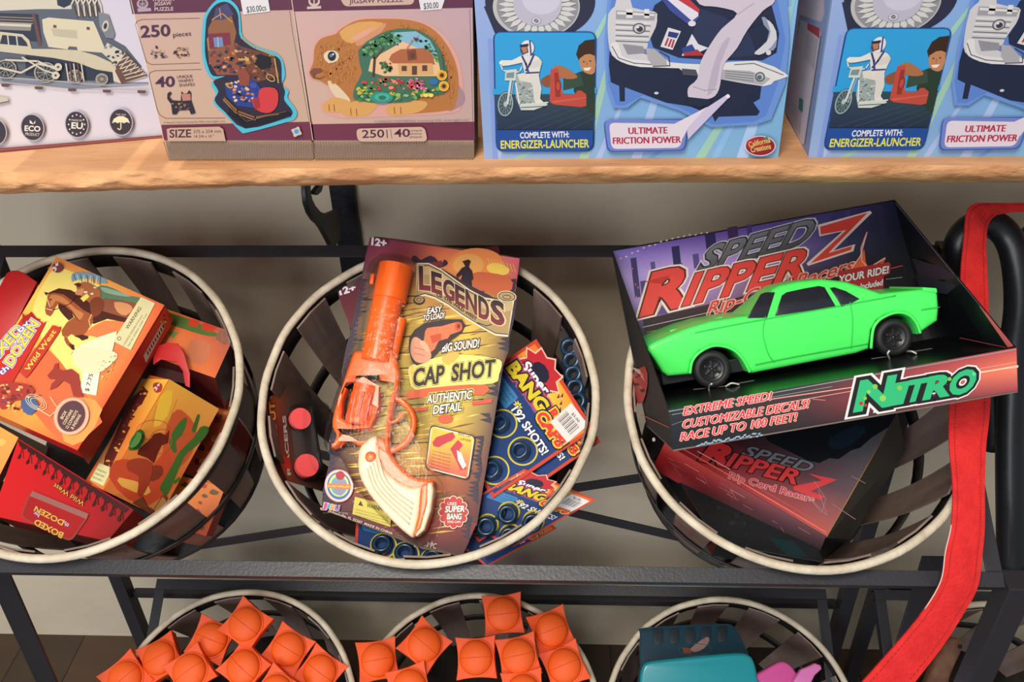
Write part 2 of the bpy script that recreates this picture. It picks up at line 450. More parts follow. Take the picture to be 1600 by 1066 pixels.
rack(SHR, 'low black metal rack at the lower right corner beyond the red strap', False)

# ------------------------------------------------------------------ baskets
m_slat = mat('dark_slat_wood', '#6a5850', .5, bump=.5, bscale=30, col2='#8a756b', cscale=25, stretch=(1, 1, .12))
m_slat2 = mat('basket_hoop_dark', '#1d1614', .55, bump=.3, bscale=60)
m_rim = mat('rim_cream', '#d2c6b0', .6, bump=.5, bscale=90, col2='#bdae97', cscale=45, detail=6)
RR = .1885; RH = .021
def make_basket():
    t = bpy.data.objects.new('slatted_basket', None); COL.objects.link(t); WM[t.name] = Matrix.Identity(4)
    rim = tube([((RR+.0007*math.sin(7*a)+.0004*math.sin(19*a))*math.cos(a), (RR+.0007*math.cos(5*a))*math.sin(a), 0) for a in [2*math.pi*k/96 for k in range(96)]], 0.0048, 10, True)
    link('rim', rim, t, m_rim)
    def hoop(r0, r1, z0, z1, th):
        return lathe([(r0, z0), (r1, z1), (r1-th, z1), (r0-th, z0), (r0, z0)], 72)
    link('rim_band', hoop(RR+.0025, RR-.004, -.004, -.028, .0025), t, m_slat2)
    D = .225; R1 = .152
    n = 14
    for k in range(n):
        a0 = 2*math.pi*(k+.35)/n; vs = []; fs = []; W0, W1 = .050, .036; rows = 7
        for i in range(rows):
            q = i/(rows-1); r = (RR-.0065)*(1-q)+R1*q + .006*math.sin(q*math.pi); z = -.003-D*q; hw = (W0*(1-q)+W1*q)/2/r
            for th in (0, .0022):
                for s_ in (-1, 0, 1): vs.append(((r-th)*math.cos(a0+s_*hw), (r-th)*math.sin(a0+s_*hw), z))
        for i in range(rows-1):
            A, B = i*6, (i+1)*6
            for s_ in (0, 1): fs += [(A+s_, A+s_+1, B+s_+1, B+s_), (A+3+s_, A+4+s_, B+4+s_, B+3+s_)]
            fs += [(A, A+3, B+3, B), (A+2, A+5, B+5, B+2)]
        fs += [(0, 1, 4, 3), (1, 2, 5, 4), ((rows-1)*6, (rows-1)*6+1, (rows-1)*6+4, (rows-1)*6+3), ((rows-1)*6+1, (rows-1)*6+2, (rows-1)*6+5, (rows-1)*6+4)]
        link('slat', mesh(vs, fs), t, m_slat)
    rm = (RR-.0065)*.45+R1*.55+.006
    link('middle_hoop', hoop(rm+.0055, rm+.0015, -.003-D*.5, -.003-D*.58, .0025), t, m_slat2)
    link('base', lathe([(0, -D-.003), (R1+.002, -D-.003), (R1+.002, -D-.009), (0, -D-.009)], 48), t, m_slat2)
    return t
def dup(root):
    r = root.copy(); COL.objects.link(r)
    for ch in root.children:
        c_ = ch.copy(); COL.objects.link(c_); c_.parent = r; c_.matrix_parent_inverse = ch.matrix_parent_inverse.copy()
        for g in ch.children:
            d_ = g.copy(); COL.objects.link(d_); d_.parent = c_
    return r
BK0 = make_basket(); BASKETS = []
def put_basket(cpx, cpy, pl, O, label, rot, dx=0, first=False, grp='slatted baskets on the rack'):
    b = BK0 if first else dup(BK0)
    p = pl(cpx, cpy, RH); p = p+Vector((dx, 0, 0))
    b.matrix_world = frame(p, (math.cos(rot), math.sin(rot)*FV.y, math.sin(rot)*FV.z), FN)
    tag(b, label, 'basket', None); BASKETS.append(b); return b
def rimc(pl, L, R_, T, B):
    """centre of a rim from its left/right/top/bottom tangent pixels"""
    l, r, t_, b_ = pl(*L, RH), pl(*R_, RH), pl(*T, RH), pl(*B, RH)
    x = (l.x+r.x)/2; vt = (t_-b_)/2+b_; return Vector((x, vt.y, vt.z))
def place(c, label, rot, first=False):
    b = BK0 if first else dup(BK0)
    b.matrix_world = frame(c, (math.cos(rot), math.sin(rot)*FV.y, math.sin(rot)*FV.z), FN)
    tag(b, label, 'basket', 'slatted baskets with cream rims'); BASKETS.append(b); return b
C2 = rimc(FP, (403, 630), (937, 630), (690, 388), (650, 886))
C1 = Vector((FP(387, 560, RH).x-RR-.005, C2.y, C2.z)); C3 = Vector(((FP(973, 620, RH).x+RR+.005), C2.y+.0, C2.z))
place(C1, 'slatted basket with cream rim full of wild west boxes, left on the upper tier', .1, True)
place(C2, 'slatted basket with cream rim holding the carded cap gun, middle of the upper tier', .33)
place(C3, 'slatted basket with cream rim under the green toy car box', .2)
c5 = LP(752, 927, RH)-FN*0
K5 = c5+FV*(RR+.004); K4 = Vector((LP(397, 917, RH).x-.006, K5.y, K5.z)); K6 = Vector((LP(1128, 930, RH).x, K5.y, K5.z))
place(K4, 'dim slatted basket of orange poppers under the wild west boxes', .2)
place(K5, 'dim slatted basket of orange poppers below the cap gun basket', .5)
place(K6, 'dim slatted basket holding the teal case and pink toy', .75)
place(K4+Vector((SHR, 0, 0)), 'dim slatted basket at the lower right behind the red strap', .2)

# ------------------------------------------------------------------ red strap and black tubes
def ribbon(rows, th=.0022, name='strap'):
    """rows: (leftpx, rightpx, depth)"""
    Ls = smoothpts([atZ(*a, z) for a, b, z, *k in rows], 6); Rs = smoothpts([atZ(*b, (q[0] if q else z)) for a, b, z, *q in rows], 6)
    n = len(Ls); vs = []; fs = []; m = 6
    for i in range(n):
        w_ = (Rs[i]-Ls[i]); tg = (Ls[min(i+1, n-1)]-Ls[max(i-1, 0)]); nn = w_.cross(tg).normalized()
        if nn.dot(EYE-Ls[i]) < 0: nn = -nn
        for s_ in (0, -1):
            for k in range(m+1):
                q = k/m; vs.append(Ls[i]+w_*q+nn*(s_*th+.0014*math.sin(q*math.pi)+.0006*noise.noise(Vector((i*.13, q*2, 0)))))
    W_ = 2*(m+1)
    for i in range(n-1):
        A, B = i*W_, (i+1)*W_
        for k in range(m): fs += [(A+k, A+k+1, B+k+1, B+k), (A+m+1+k, B+m+1+k, B+m+2+k, A+m+2+k)]
        fs += [(A, B, B+m+1, A+m+1), (A+m, A+2*m+1, B+2*m+1, B+m)]
    return autosm(mesh(vs, fs), 1.0), Ls, Rs
rows = [((1640, 318), (1640, 334), 1.02), ((1598, 317), (1598, 331), 1.01), ((1572, 317), (1570, 334), 1.0), ((1545, 317), (1555, 338), .99),
        ((1524, 318), (1545, 350), .985), ((1511, 332), (1542, 368), .98), ((1507, 372), (1541, 390), .98), ((1502, 420), (1543, 425), .975), ((1500, 480), (1545, 480), .97), ((1492, 560), (1548, 560), .965),
        ((1484, 640), (1547, 640), .955), ((1484, 700), (1541, 700), .945), ((1489, 760), (1539, 760), .94), ((1487, 820), (1539, 820), .935), ((1478, 862), (1535, 868), .935),
        ((1470, 910), (1528, 918), .94), ((1440, 960), (1505, 960), .95), ((1400, 1008), (1470, 1015), .955), ((1340, 1075), (1415, 1085), .96)]
m_red = mat('red_suede', '#c8181a', .85, bump=.35, bscale=260, col2='#d8221f', cscale=60)
me, Ls, Rs = ribbon(rows)
t = thing('red_strap', tuple(Ls[60]), 'long red suede strap draped over the black tube and hanging past the rack corner', 'strap')
link('band', me, t, m_red)
def stitch(A, B, f0, lift=.0016):
    ms = []
    L = [a.lerp(b, f0)+(EYE-a).normalized()*lift for a, b in zip(A, B)]
    for i in range(18, len(L)-1):
        for s_ in (0, .5):
            p = L[i].lerp(L[i+1], s_); q = L[i].lerp(L[i+1], s_+.3); ms.append(bar(p, q, .0006, .0004, bev=0))
    return join(ms)
m_st = mat('red_thread', '#8e0f12', .8)
link('stitching', join([stitch(Ls, Rs, .14), stitch(Ls, Rs, .86)]), t, m_st)
link('pale_piping', tube([l.lerp(r, -.012)+(EYE-l).normalized()*.0006 for l, r in list(zip(Ls, Rs))[78:96]], .0007, 6), t, mat('pale_thread', '#d8b0a4', .7))
m_tube = mat('black_rubber_tube', '#14161b', .38, bump=.05, bscale=200)
t = thing('tubular_handle', tuple(atZ(1590, 860, 1.12)), 'thick black tubular arch carrying the red strap beside the display box', 'handle')
pts = [atZ(x, y, z) for x, y, z in ((1556, 700, 1.10), (1546, 600, 1.08), (1520, 500, 1.05), (1500, 430, 1.03), (1497, 385, 1.015), (1515, 357, 1.01), (1546, 349, 1.01), (1573, 368, 1.01), (1588, 410, 1.01), (1592, 480, 1.02), (1583, 560, 1.04), (1578, 700, 1.06), (1580, 900, 1.08))]
link('tube_arch', tube(smoothpts(pts), .0155, 16), t, m_tube)
t = thing('tubular_handle', tuple(atZ(1640, 860, 1.12)), 'second black tubular arch cut off by the right edge of the photo', 'handle')
pts = [atZ(x, y, z) for x, y, z in ((1600, 560, 1.14), (1602, 440, 1.11), (1606, 385, 1.09), (1625, 362, 1.08), (1665, 358, 1.08), (1700, 420, 1.08), (1712, 640, 1.1), (1712, 860, 1.12))]
link('tube_arch', tube(smoothpts(pts), .0155, 16), t, m_tube)
ALBEDO = .76  # dims the shelf prints to make up for excess light there
# ================================================================== BOXED TOYS ON THE SHELF
# ---- engraved train puzzle box, turned slightly
A_, B_ = SHP(0, 236), SHP(250, 213.5)
dv = (B_-A_); dv.z = 0
TP = Pl(A_, dv.cross(Vector((0, 0, 1))))
t = thing('train_puzzle_box', tuple(A_), 'white puzzle box printed with a wooden model steam train, far left of the shelf', 'puzzle box')
q = [TP(-150, 250), TP(251, 213.4)]; q[0].z = q[1].z = ZS+.0004
up = Vector((0, 0, .30))
link('carton', prism([q[0], q[1], q[1]+up, q[0]+up], -TP.n*.05, .0006), t, mat('card_train', '#d9cfd2', .5))
a = Art(TP)
a.grid('-150,-110 262,-110 262,214 -150,246', [['d4c8cc', 'cfc6d2', 'c2bfd6'], ['ddd2d2', 'd9d0d8', 'cfcade'], ['e2d6d2', 'dcd2d6', 'd2cbd8']])
G, DK, LT, BR = '5b616e', '32384a', 'cfc6b4', '6a4a44'
a.p('8a90a0', '0,118 40,122 120,128 232,128 232,133 130,139 60,135 0,131')
a.p(G, '-20,-10 150,-5 160,20 178,62 196,72 222,104 190,126 150,128 90,126 20,120 -20,112')
a.p(DK, '-10,20 60,22 66,66 0,60'); a.p(DK, '100,75 176,100 172,125 100,126 40,118 40,86')
a.p(LT, '-10,-6 95,-6 98,4 112,6 112,14 60,14 -10,17'); a.p(DK, '88,-8 110,-8 113,6 100,12 90,8')
a.p('8d8783', '0,34 50,36 48,48 0,46'); a.p(LT, '0,36 49,38 48,42 0,40'); a.p(BR, '50,20 54,20 66,70 60,72')
for k in range(6): a.ln(LT if k % 2 else BR, [(0, 24+k*2.1), (52, 26+k*2.1)], .6)
a.p('d5cab0', '66,30 76,27 146,33 151,44 166,80 160,82 122,79 120,73 108,72 106,77 76,73 68,50'); a.p('bdb49e', '80,44 120,47 122,60 84,56')
for x, y in ((86, 41), (138, 44), (65, 80), (112, 82), (156, 106), (180, 109)): a.p(BR, [(x-2.5, y-2.5), (x+2.5, y-2), (x+2.5, y+2.5), (x-2.5, y+2)])
a.p('cbbfa6', '0,49 36,53 46,62 50,76 84,76 122,78 150,86 176,98 184,108 180,114 150,108 120,97 84,90 50,86 0,80')
a.p(DK, '4,54 34,57 42,66 44,72 0,68'); a.ln(LT, '12,52 14,70', 2); a.ln(LT, '26,55 28,72', 2)
for k in range(5): a.ln(LT, [(112+k*9, 6), (117+k*9, -4), (122+k*9, 8), (124+k*9, 24)], 2.6); a.ln(BR, [(115+k*9, 8), (121+k*9, 26)], 1.4)
a.p('7d828c', '154,18 170,22 180,52 178,60 166,58 156,40'); a.el('c9bfae', 165, 40, 5, 9, .2); a.el(DK, 165, 40, 2.6, 5, .2)
a.p(LT, '168,66 190,78 194,92 178,98 160,82'); a.blobs('160,60 190,70 205,96 180,108 165,90', [DK, 'c9bfae', BR, '8a8f9a'], 16, 2, 4, 3)
a.p(DK, '150,108 176,112 178,128 154,130'); a.p(LT, '176,108 190,106 230,118 226,120 190,130 178,126'); a.p(BR, '196,80 231,117 190,130 180,110')
for k in range(6): a.ln(LT, [(180+k*8, 104+k*2.4), (196+k*5.8, 82+k*6)], 1.3); a.ln(LT, [(184+k*2.6, 96+k*5.2), (200+k*5.6, 88+k*5.2)], 1.6)
for x, y, r in ((10, 107, 17), (72, 112, 18), (118, 118, 12), (160, 122, 10)):
    a.el(DK, x, y, r, r*.9); a.ring('a79f90', x, y, r, r*.9, 2.2); a.ring('8a8378', x, y, r*.7, r*.63, 1)
    for k in range(5): a.ln('a79f90', [(x-r*.8*math.cos(k*.63), y-r*.7*math.sin(k*.63)), (x+r*.8*math.cos(k*.63), y+r*.7*math.sin(k*.63))], .9)
a.ln(LT, '0,104 34,112 60,98 90,104', 3); a.ln(LT, '10,92 60,94 92,108', 3); a.ln(LT, '36,88 70,108 94,116', 2.4); a.el(LT, 92, 103, 6); a.el(LT, 88, 116, 6); a.el(BR, 92, 103, 2); a.el(BR, 88, 116, 2)
for k in range(5): a.ln(BR if k % 2 else LT, [(104+k*6, 98), (108+k*6, 124)], 2)
a.ln('b7aea6', '0,126 60,132 120,138 232,139', 1.6); a.ln('b7aea6', '0,119 80,124 160,131 232,130', 1.2)
for x, y in ((10, 131), (62, 135), (114, 138), (168, 140), (222, 141)): a.rr(BR, [(x-7, y-2), (x+7, y-1.6), (x+6, y+3), (x-6, y+2.6)], 2)
a.p('c9bfae', '-8,147 12,150 15,156 -8,161'); a.ln(BR, '-8,161 15,156', 1.2)
for x, y, s_ in ((52, 197, 'ECO'), (121, 192, 'EU'), (190, 188, 'U'), (-6, 203, '')):
    a.el('b9b2c0', x, y, 18.5, 21.5, -.25); a.el('3a3440', x, y, 17, 20, -.25)
    if s_ == 'ECO': a.tx('ECO', x-12, y+5, 24, 8, 'e6dfd6', 3, bold=.03); a.tx('PRODUCT', x-11, y+12, 22, 4.4, 'cfc6c0', 4, bold=.01); a.p('e6dfd6', [(x-4, y-12), (x, y-8), (x+1, y-5), (x-4, y-7)]); a.p('e6dfd6', [(x+5, y-11), (x+1, y-6), (x+4, y-6)])
    if s_ == 'EU':
        a.tx('EU', x-8, y+6, 17, 9, 'e6dfd6', 3, bold=.03)
        for k in range(12): a.el('e6dfd6', x+12.5*math.cos(k*.5236), y+15*math.sin(k*.5236), 1.2)
        a.tx('MADE IN', x-8, y-5.5, 16, 3, 'e6dfd6', 3)
    if s_ == 'U':
        a.p('e6dfb8', [(x-14, y+2), (x-11, y-5), (x-4, y-9), (x+4, y-9), (x+11, y-5), (x+14, y+2), (x+9, y), (x+5, y+2), (x, y), (x-5, y+2), (x-9, y)])
        a.ln('e6dfb8', [(x, y), (x, y+10), (x-2, y+12), (x-5, y+10)], 1.6); a.tx('THIS SIDE', x-8, y-10.5, 16, 2.6, 'cfc6c0', 2)
a.p('7d3a3c', '-150,241 262,208 262,215 -150,248'); a.ln('a8685e', '-150,243.5 262,210.5', 1)
a.build('printed_face', t)

# ---- two jigsaw boxes
def sticker(t, pl, quad, txt, th=.00012, base=.0009, ang=0, rot=False, shift=(0, 0, 0), extra=None):
    a = Art(pl, base=base, shift=shift); P = pxs(quad); a.p('d8d4d6', P)
    if txt: a.t(txt, [(P[3][0]*.86+P[2][0]*.14, P[3][1]*.86+P[2][1]*.14-2.5), (P[3][0]*.14+P[2][0]*.86, P[3][1]*.14+P[2][1]*.86-2.5)], 9, '2c2c34', bold=.01)
    if extra: extra(a)
    return a.build('price_sticker', t)
TAN, MAR, MRD = 'c2a08e', '5b2c44', '6d2f45'
t = thing('jigsaw_box', tuple(FRP(370, 249)), 'tan and maroon jigsaw box with a piano-shaped music room puzzle, left of the rabbit one', 'puzzle box')
q = [FRP(265, 250), FRP(491, 248), FRP(455, 0), FRP(205, 0)]
def upright(P, dx_=0, th=.052, lift=.27, bev=.0006):
    b0, b1 = FRP(*P[0]), FRP(*P[1]); t0, t1 = FRP(*P[3]), FRP(*P[2]); b0.z = b1.z = ZS+.0004
    e0, e1 = b0+(t0-b0)*(lift/(t0.z-b0.z)), b1+(t1-b1)*(lift/(t1.z-b1.z))
    return prism([b0, b1, e1, e0], Vector((0, th, 0)), bev)
link('carton', upright([(265, 250), (491, 248), (455, 0), (205, 0)]), t, mat('kraft_board', '#8f7a68', .8, bump=.3, bscale=120))
a = Art(FRP)
a.grid('172,-140 436,-140 491.5,219 256,219', [['b898a0', 'b08d92'], ['c4a294', 'bd9c90'], ['caa88f', 'c3a08a']])
a.p(MAR, '172,-140 436,-140 457.5,15.5 207,22'); a.p(MRD, '252,195 488,190 491.5,219 256,219'); a.ln('e0c8b4', '172,-140 256,219', 1)
a.ln('6d4a48', '452,0 452.5,14 457,50 484,193', .7)
a.t('WOODEN', '238,2 272,1', 6, 'cbb6ae', bold=.01); a.t('JIGSAW', '241,8.5 268,7.5', 5.4, 'cbb6ae', bold=.015); a.t('PUZZLE', '242,17 271,16', 5.4, 'cbb6ae', bold=.015)
a.el('a795a0', 223, 6, 9, 8); a.el('5b2c44', 223, 5, 6, 5); a.ln('a795a0', '223,0 223,12', 1.6); a.ln('a795a0', '217,4 229,8', 1); a.ln('a795a0', '229,3 217,9', 1); a.p('a795a0', '215,13 236,12 237,17 216,18.5')
a.ln('6d4a48', '312,28 222,30 214,33 212,38 227,90 230,97 237,100.5 312,98', .7)
a.ln('6d4a48', '315,108 242,110 235,113 233,118 246,172 251,180 259,184.5 352,184', .7)
a.t('250', '221,58 266,55.5', 17.5, '4a2a46', bold=.022); a.t('pieces', '271,57.5 299,55', 7, '4a2a46')
a.t('40', '244,135.5 273,134.5', 15.5, '4a2a46', bold=.022)
for i, s_ in enumerate(('UNIQUE', 'WHIMSY', 'SHAPES')): a.t(s_, [(277+i*1.6, 122+i*6.5), (301+i*1.9, 120.8+i*6.5)], 4.6, '6a4a50')
a.blobs('232,82 246,68 262,84 264,90 240,92', ['7a4238', '2f2c3c', 'a87050', '8a7a92', 'c9a080'], 22, 1.6, 3.2, 4)
a.blobs('268,84 276,72 292,68 302,88 280,92', ['4a3630', '8a4a30', 'c09058', '59607a', '241f28'], 24, 1.6, 3.4, 5)
# cat
a.p('2c2430', '262,146 266,142 269,145 265,150 270,156 283,157 284,142 288,146 293,145 296,140 299,144 299,155 304,170 306,176 299,178 296,171 280,172 276,178 270,178 268,162 262,154')
a.p('b9786c', '284,146 298,146 299,156 286,157'); a.blobs('268,158 298,158 300,172 268,172', ['38506a', '8a4a3a', '2c2430', 'b08a50'], 14, 1.5, 2.6, 6)
a.t('\u00a9 Russell Cobane licensed by MGL www.mglart.com', '256,192 352,189.5', 2.4, '6d4a48')
# piano-shaped picture
a.p('4ab4cc', '317,42 320,24 332,6 346,-4 362,0 374,14 377,36 380,56 402,72 432,82 443,96 446,118 441,132 452,141 450,152 464,172 462,184 448,190 388,206 376,204 352,178 334,160 338,146 330,128 348,122 332,122 322,108 316,80', 3)
a.p('2b2438', '322,42 325,24 336,8 350,2 362,6 372,20 374,40 377,58 400,76 430,86 440,98 441,128 446,142 445,156 458,174 446,184 384,200 352,174 336,156 342,142 334,126 352,118 334,118 326,104 321,80', 3)
a.p('8a5a3c', '336,24 362,22 370,50 364,78 340,82 326,70 326,44'); a.p('a08048', '324,60 330,52 336,96 328,100')
a.p('7a2c3e', '326,52 360,50 362,74 328,76'); a.p('6a86b0', '334,58 348,57 350,72 336,73'); a.ln('e0c8a0', '341,57 342,73', .8)
a.p('45406a', '338,12 356,4 366,22 350,30 334,30'); a.ln('c09050', '332,30 348,20 364,34', 1.5); a.ln('c09050', '344,12 346,28', 1.2)
a.p('8a5038', '326,78 370,66 386,80 384,116 340,116 328,96'); a.p('6a4030', '366,68 428,86 438,118 400,128 376,112'); a.blobs('326,78 370,66 386,80 384,116 340,116 328,96', ['9a4a34', 'c08048', '5a3a4a', 'd0a068', '7a2a38', '30304a', '6a4a38'], 70, 1.6, 4.4, 8)
a.blobs('366,68 428,86 438,118 400,128 376,112', ['a87040', '5a3430', '2f3650', 'd09a58', '7a3a34', '18161f'], 60, 1.6, 4.6, 9)
a.p('17161f', '398,98 408,84 424,88 424,104 410,108'); a.ln('c09a50', '430,90 436,128', 2); a.ln('c09a50', '378,58 400,74 430,86', 1.6)
a.p('283a86', '352,132 380,120 400,124 410,140 404,168 372,164 356,150'); a.blobs('350,130 384,118 404,128 404,160 366,158', ['a05a3c', 'e0c090', '283a86', '3f58a8', '7a3040', 'c87f4c', '1c1c2e'], 60, 1.5, 4, 10)
a.p('8a4434', '372,108 384,104 392,118 390,132 376,132'); a.p('3a4a9a', '392,128 402,128 402,136 392,136')
a.p('c8383c', '406,140 414,135 430,136 436,146 434,164 424,174 410,174 398,166 396,152 404,152', 2); a.p('a02a30', '396,152 406,150 408,166 400,170')
a.ln('8a5a34', '352,152 372,172 400,182 436,176', 3); a.ln('c09a60', '350,154 370,175 400,186', 1); a.p('151320', '360,166 384,190 452,174 456,180 384,198 358,176'); a.ln('5f4830', '364,168 386,188 448,172', 1.4)
a.el('b98a50', 360, 132, 6, 4, .5); a.el('5a3a2a', 361, 132, 3, 2, .5); a.ring('c09a60', 424, 120, 8, 5, 1.6, .6)
a.p('c3a08a', '262,200 268,198 344,196 350,200 354,218.6 264,218.8'); a.t('SIZE', '267,213 300,212.5', 12, '4a2438', bold=.02)
a.t('375 x 254 mm', '304,206.5 347,205.5', 5, '5a3440', bold=.005); a.t('14 3/4 x 10 "', '305,213.5 336,213', 4.4, '5a3440', bold=.005)
a.el('c8b8a8', 464.5, 204, 6.2); a.many('c8b8a8', [[(464.5+9*math.cos(k), 204+9*math.sin(k)), (464.5+7*math.cos(k+.5), 204+7*math.sin(k+.5)), (464.5+3*math.cos(k+.25), 204+3*math.sin(k+.25)), (464.5+7*math.cos(k-.5), 204+7*math.sin(k-.5))] for k in (.4, 1.97, 3.5, 5.1)]); a.el('4a9ac8', 464.5, 203.5, 3.6)
CORR = lambda a, x0, x1, x2, x3: a.many('7d6a5a', [[(x0+(x1-x0)*k/60, 219.5), (x0+(x1-x0)*(k+.4)/60, 219.5), (x2+(x3-x2)*(k+.4)/60, 249), (x2+(x3-x2)*k/60, 249)] for k in range(60)])
CORR(a, 257, 491, 266, 491)
a.build('printed_face', t)
sticker(t, FRP, '374,-14 417,-16 422.5,17.5 380.5,22.5', '$30.00cs')

t = thing('jigsaw_box', tuple(FRP(617, 249)), 'tan and maroon jigsaw box with a rabbit-shaped garden puzzle, second puzzle box from the blue one side', 'puzzle box')
t['label'] = 'tan and maroon jigsaw box showing a rabbit-shaped garden puzzle, touching the first blue box'
link('carton', upright([(493.5, 248), (741, 248), (738.5, 0), (456.8, 0)]), t, mat('kraft_board', '#8f7a68', .8))
a = Art(FRP)
a.grid('437.5,-140 736,-140 741.5,219 488,219', [['ba9aa0', 'b0909c'], ['c8a29a', 'b99aa0'], ['caa592', 'bd9c94']])
a.p(MAR, '437.5,-140 736,-140 738.7,12 459,18'); a.p(MRD, '484.5,194 741,190 741.8,219 488.3,219'); a.ln('e0c8b4', '455.8,0 489,219', 1); a.ln('6d4a48', '734,14 739,192', .7)
a.rr('c3a396', '526,-14 650,-16 646,7 538,10', 7); a.t('JIGSAW PUZZLE', '546,5.5 630,2.5', 7, '5b2c44', bold=.015)
a.el('c8b0a8', 491, 2, 9, 8); a.el('5b2c44', 491, 1, 6, 5); a.ln('c8b0a8', '491,-3 491,9', 2); a.p('c8b0a8', '480,10 502,9 502,13 480,14')
# rabbit
a.p('d29a90', '480,114 488,96 488,78 492,66 500,58 520,50 530,42 556,28 574,26 600,26 640,28 676,40 702,64 718,96 724,132 722,160 710,176 640,181 560,184 530,184 504,174 502,160 518,154 508,132 488,124', 3)
a.p('a08088', '708,132 718,134 726,148 724,162 712,170 700,172', 2)
FR, FD, FL_ = 'b06f3a', '8a4e28', 'd09a58'
a.p(FR, '484,112 490,96 491,78 496,66 506,58 524,53 534,44 560,31 600,29 640,31 672,42 696,66 712,98 717,132 712,162 702,172 640,178 612,180 606,172 640,160 646,150 600,140 560,160 530,150 516,136 500,126 488,122', 3)
a.p('c98a68', '558,58 576,48 600,36 603,40 590,56 566,70 556,70', 2); a.p(FL_, '530,50 560,34 598,35 590,45 560,62 545,68', 2); a.p('d99a84', '548,60 568,48 586,42 576,52 560,62', 2)
a.p('d9c0a0', '512,126 524,130 540,146 548,158 532,158 518,142', 2)
for P in ('506,162 520,152 536,154 548,160 544,172 520,176 506,172', '536,168 552,158 580,158 590,164 574,180 548,182 536,178', '604,168 622,156 650,156 668,160 660,172 640,178 614,180 604,176'): a.p(FL_, P, 3)
for x, y in ((514, 168), (522, 168), (548, 174), (557, 175), (616, 172), (626, 172)): a.ln(FD, [(x, y-5), (x+1, y+5)], 1.2)
a.blobs('492,100 498,70 520,58 548,64 560,90 556,130 520,134', ['aa6a38', 'a8622f', 'b87a44', 'bd7c44', 'b5743c'], 200, .7, 1.8, 11, 1.6)
a.blobs('600,32 640,34 668,44 692,68 708,100 712,134 706,160 696,166 700,120 690,90 664,54 620,40', ['aa6a38', 'a8622f', 'b87a44', 'bd7c44', 'b5743c'], 220, .7, 1.8, 12, 1.6)
a.p('dcc4a4', '506,88 510,80 522,78 530,84 528,94 514,98', 2); a.el('23242e', 519, 87, 6.5, 7.5); a.el('5a7ab0', 518, 86, 2.6); a.el('e8e8f0', 521, 84, 1.4)
a.p('7a4638', '484,112 490,106 500,106 506,110 494,114 490,120'); a.ln('6a3a2c', '490,120 500,122 508,118', 1)
# garden picture in the body
a.p('3f6a54', '560,78 590,54 622,44 652,46 676,60 694,90 700,124 694,146 660,150 640,158 610,160 590,160 560,156 552,150 556,132 566,112', 2)
a.p('7fb0c4', '614,50 650,48 672,62 684,84 640,80 620,70'); a.p('e0b48a', '580,92 630,64 684,88 690,118 600,118 576,110')
a.p('a8603e', '612,84 626,76 664,74 676,84 680,100 614,98 608,92'); a.p('7a4028', '636,78 650,76 652,92 638,94'); a.p('cfa06a', '622,98 676,98 678,116 624,116'); a.many('5a3a34', ['628,102 636,102 636,110 628,110', '644,102 652,102 652,116 644,116', '660,101 668,101 668,110 660,110', '642,82 648,82 648,90 642,90'])
a.ln('4a3428', '584,118 586,90 578,70', 4); a.ln('4a3428', '586,92 600,74', 2.4)
a.blobs('562,76 588,56 614,46 636,58 624,72 604,70 592,86 566,88', ['3f7a4a', '2c5a3a', '5c9460', '244a34', '79a870'], 90, 2, 4.4, 13)
a.blobs('652,60 674,60 688,90 690,104 676,92', ['3f7a4a', '2c5a3a', '5c9460'], 34, 2, 4, 14)
a.blobs('592,96 612,92 618,112 596,116', ['4f8a4a', '8a3a4a', '2f5a34'], 22, 2, 4, 15)
a.blobs('562,124 600,118 640,122 660,132 640,142 570,140', ['c83c3a', 'e06a5a', 'a82a30', 'e08a6a', '3f7a44'], 80, 2, 4.6, 16)
a.blobs('630,120 660,118 672,138 650,142', ['c85a7a', 'e090a0', 'a03a5a'], 26, 2, 4, 17)
a.blobs('552,136 580,130 600,142 690,134 692,146 640,156 560,158', ['3a7a3c', '6aa050', '2a5a34', '8ab860', 'c8b040', '2f6a6a'], 90, 2, 5, 18)
a.el('2f8a7a', 597, 151, 18, 9); a.el('3fa890', 598, 150, 12, 6); a.el('2a6a5a', 598, 151, 6, 3.4); a.el('2f6aa0', 678, 126, 7, 5)
for x, y in ((691, 116), (694, 133)): a.el('e8b03a', x, y, 8); a.el('c88a2a', x, y, 5.6); a.el('4a2c1c', x, y, 3.2)
a.ln('5a4a44', '690,78 694,110', .8); a.el('e8d060', 666, 147, 4, 3); a.el('e8d060', 674, 147, 4, 3); a.ln('c87898', '636,74 644,62 654,54', 1.4); a.p('3a3452', '646,56 656,60 650,63')
a.t('\u00a9 ADRIAN CHESTERMAN, licensed by MGL www.mglart.com', '586,190 732,187', 3, '6d5458')
a.rr('c8a694', '557,199 664,196 669,219 560,219.4', 8); a.t('250', '567,213.5 601,212.5', 12, '4a2438', bold=.015); a.t('40', '617,212 641,211.5', 12, '4a2438', bold=.015); a.ln('6a4450', '611,200 613,214', .8)
for i, s_ in enumerate(('unique', 'whimsy', 'shapes')): a.t(s_, [(640.5, 203.5+i*5), (660, 203+i*5)], 3.4, '6a4450')
a.ln('6a4450', '605,201 606,213', 1.6)
CORR(a, 488.5, 741, 494, 741)
a.build('printed_face', t)
sticker(t, FRP, '652,-14 700,-16 690,14 658,16.5', '$30.00')

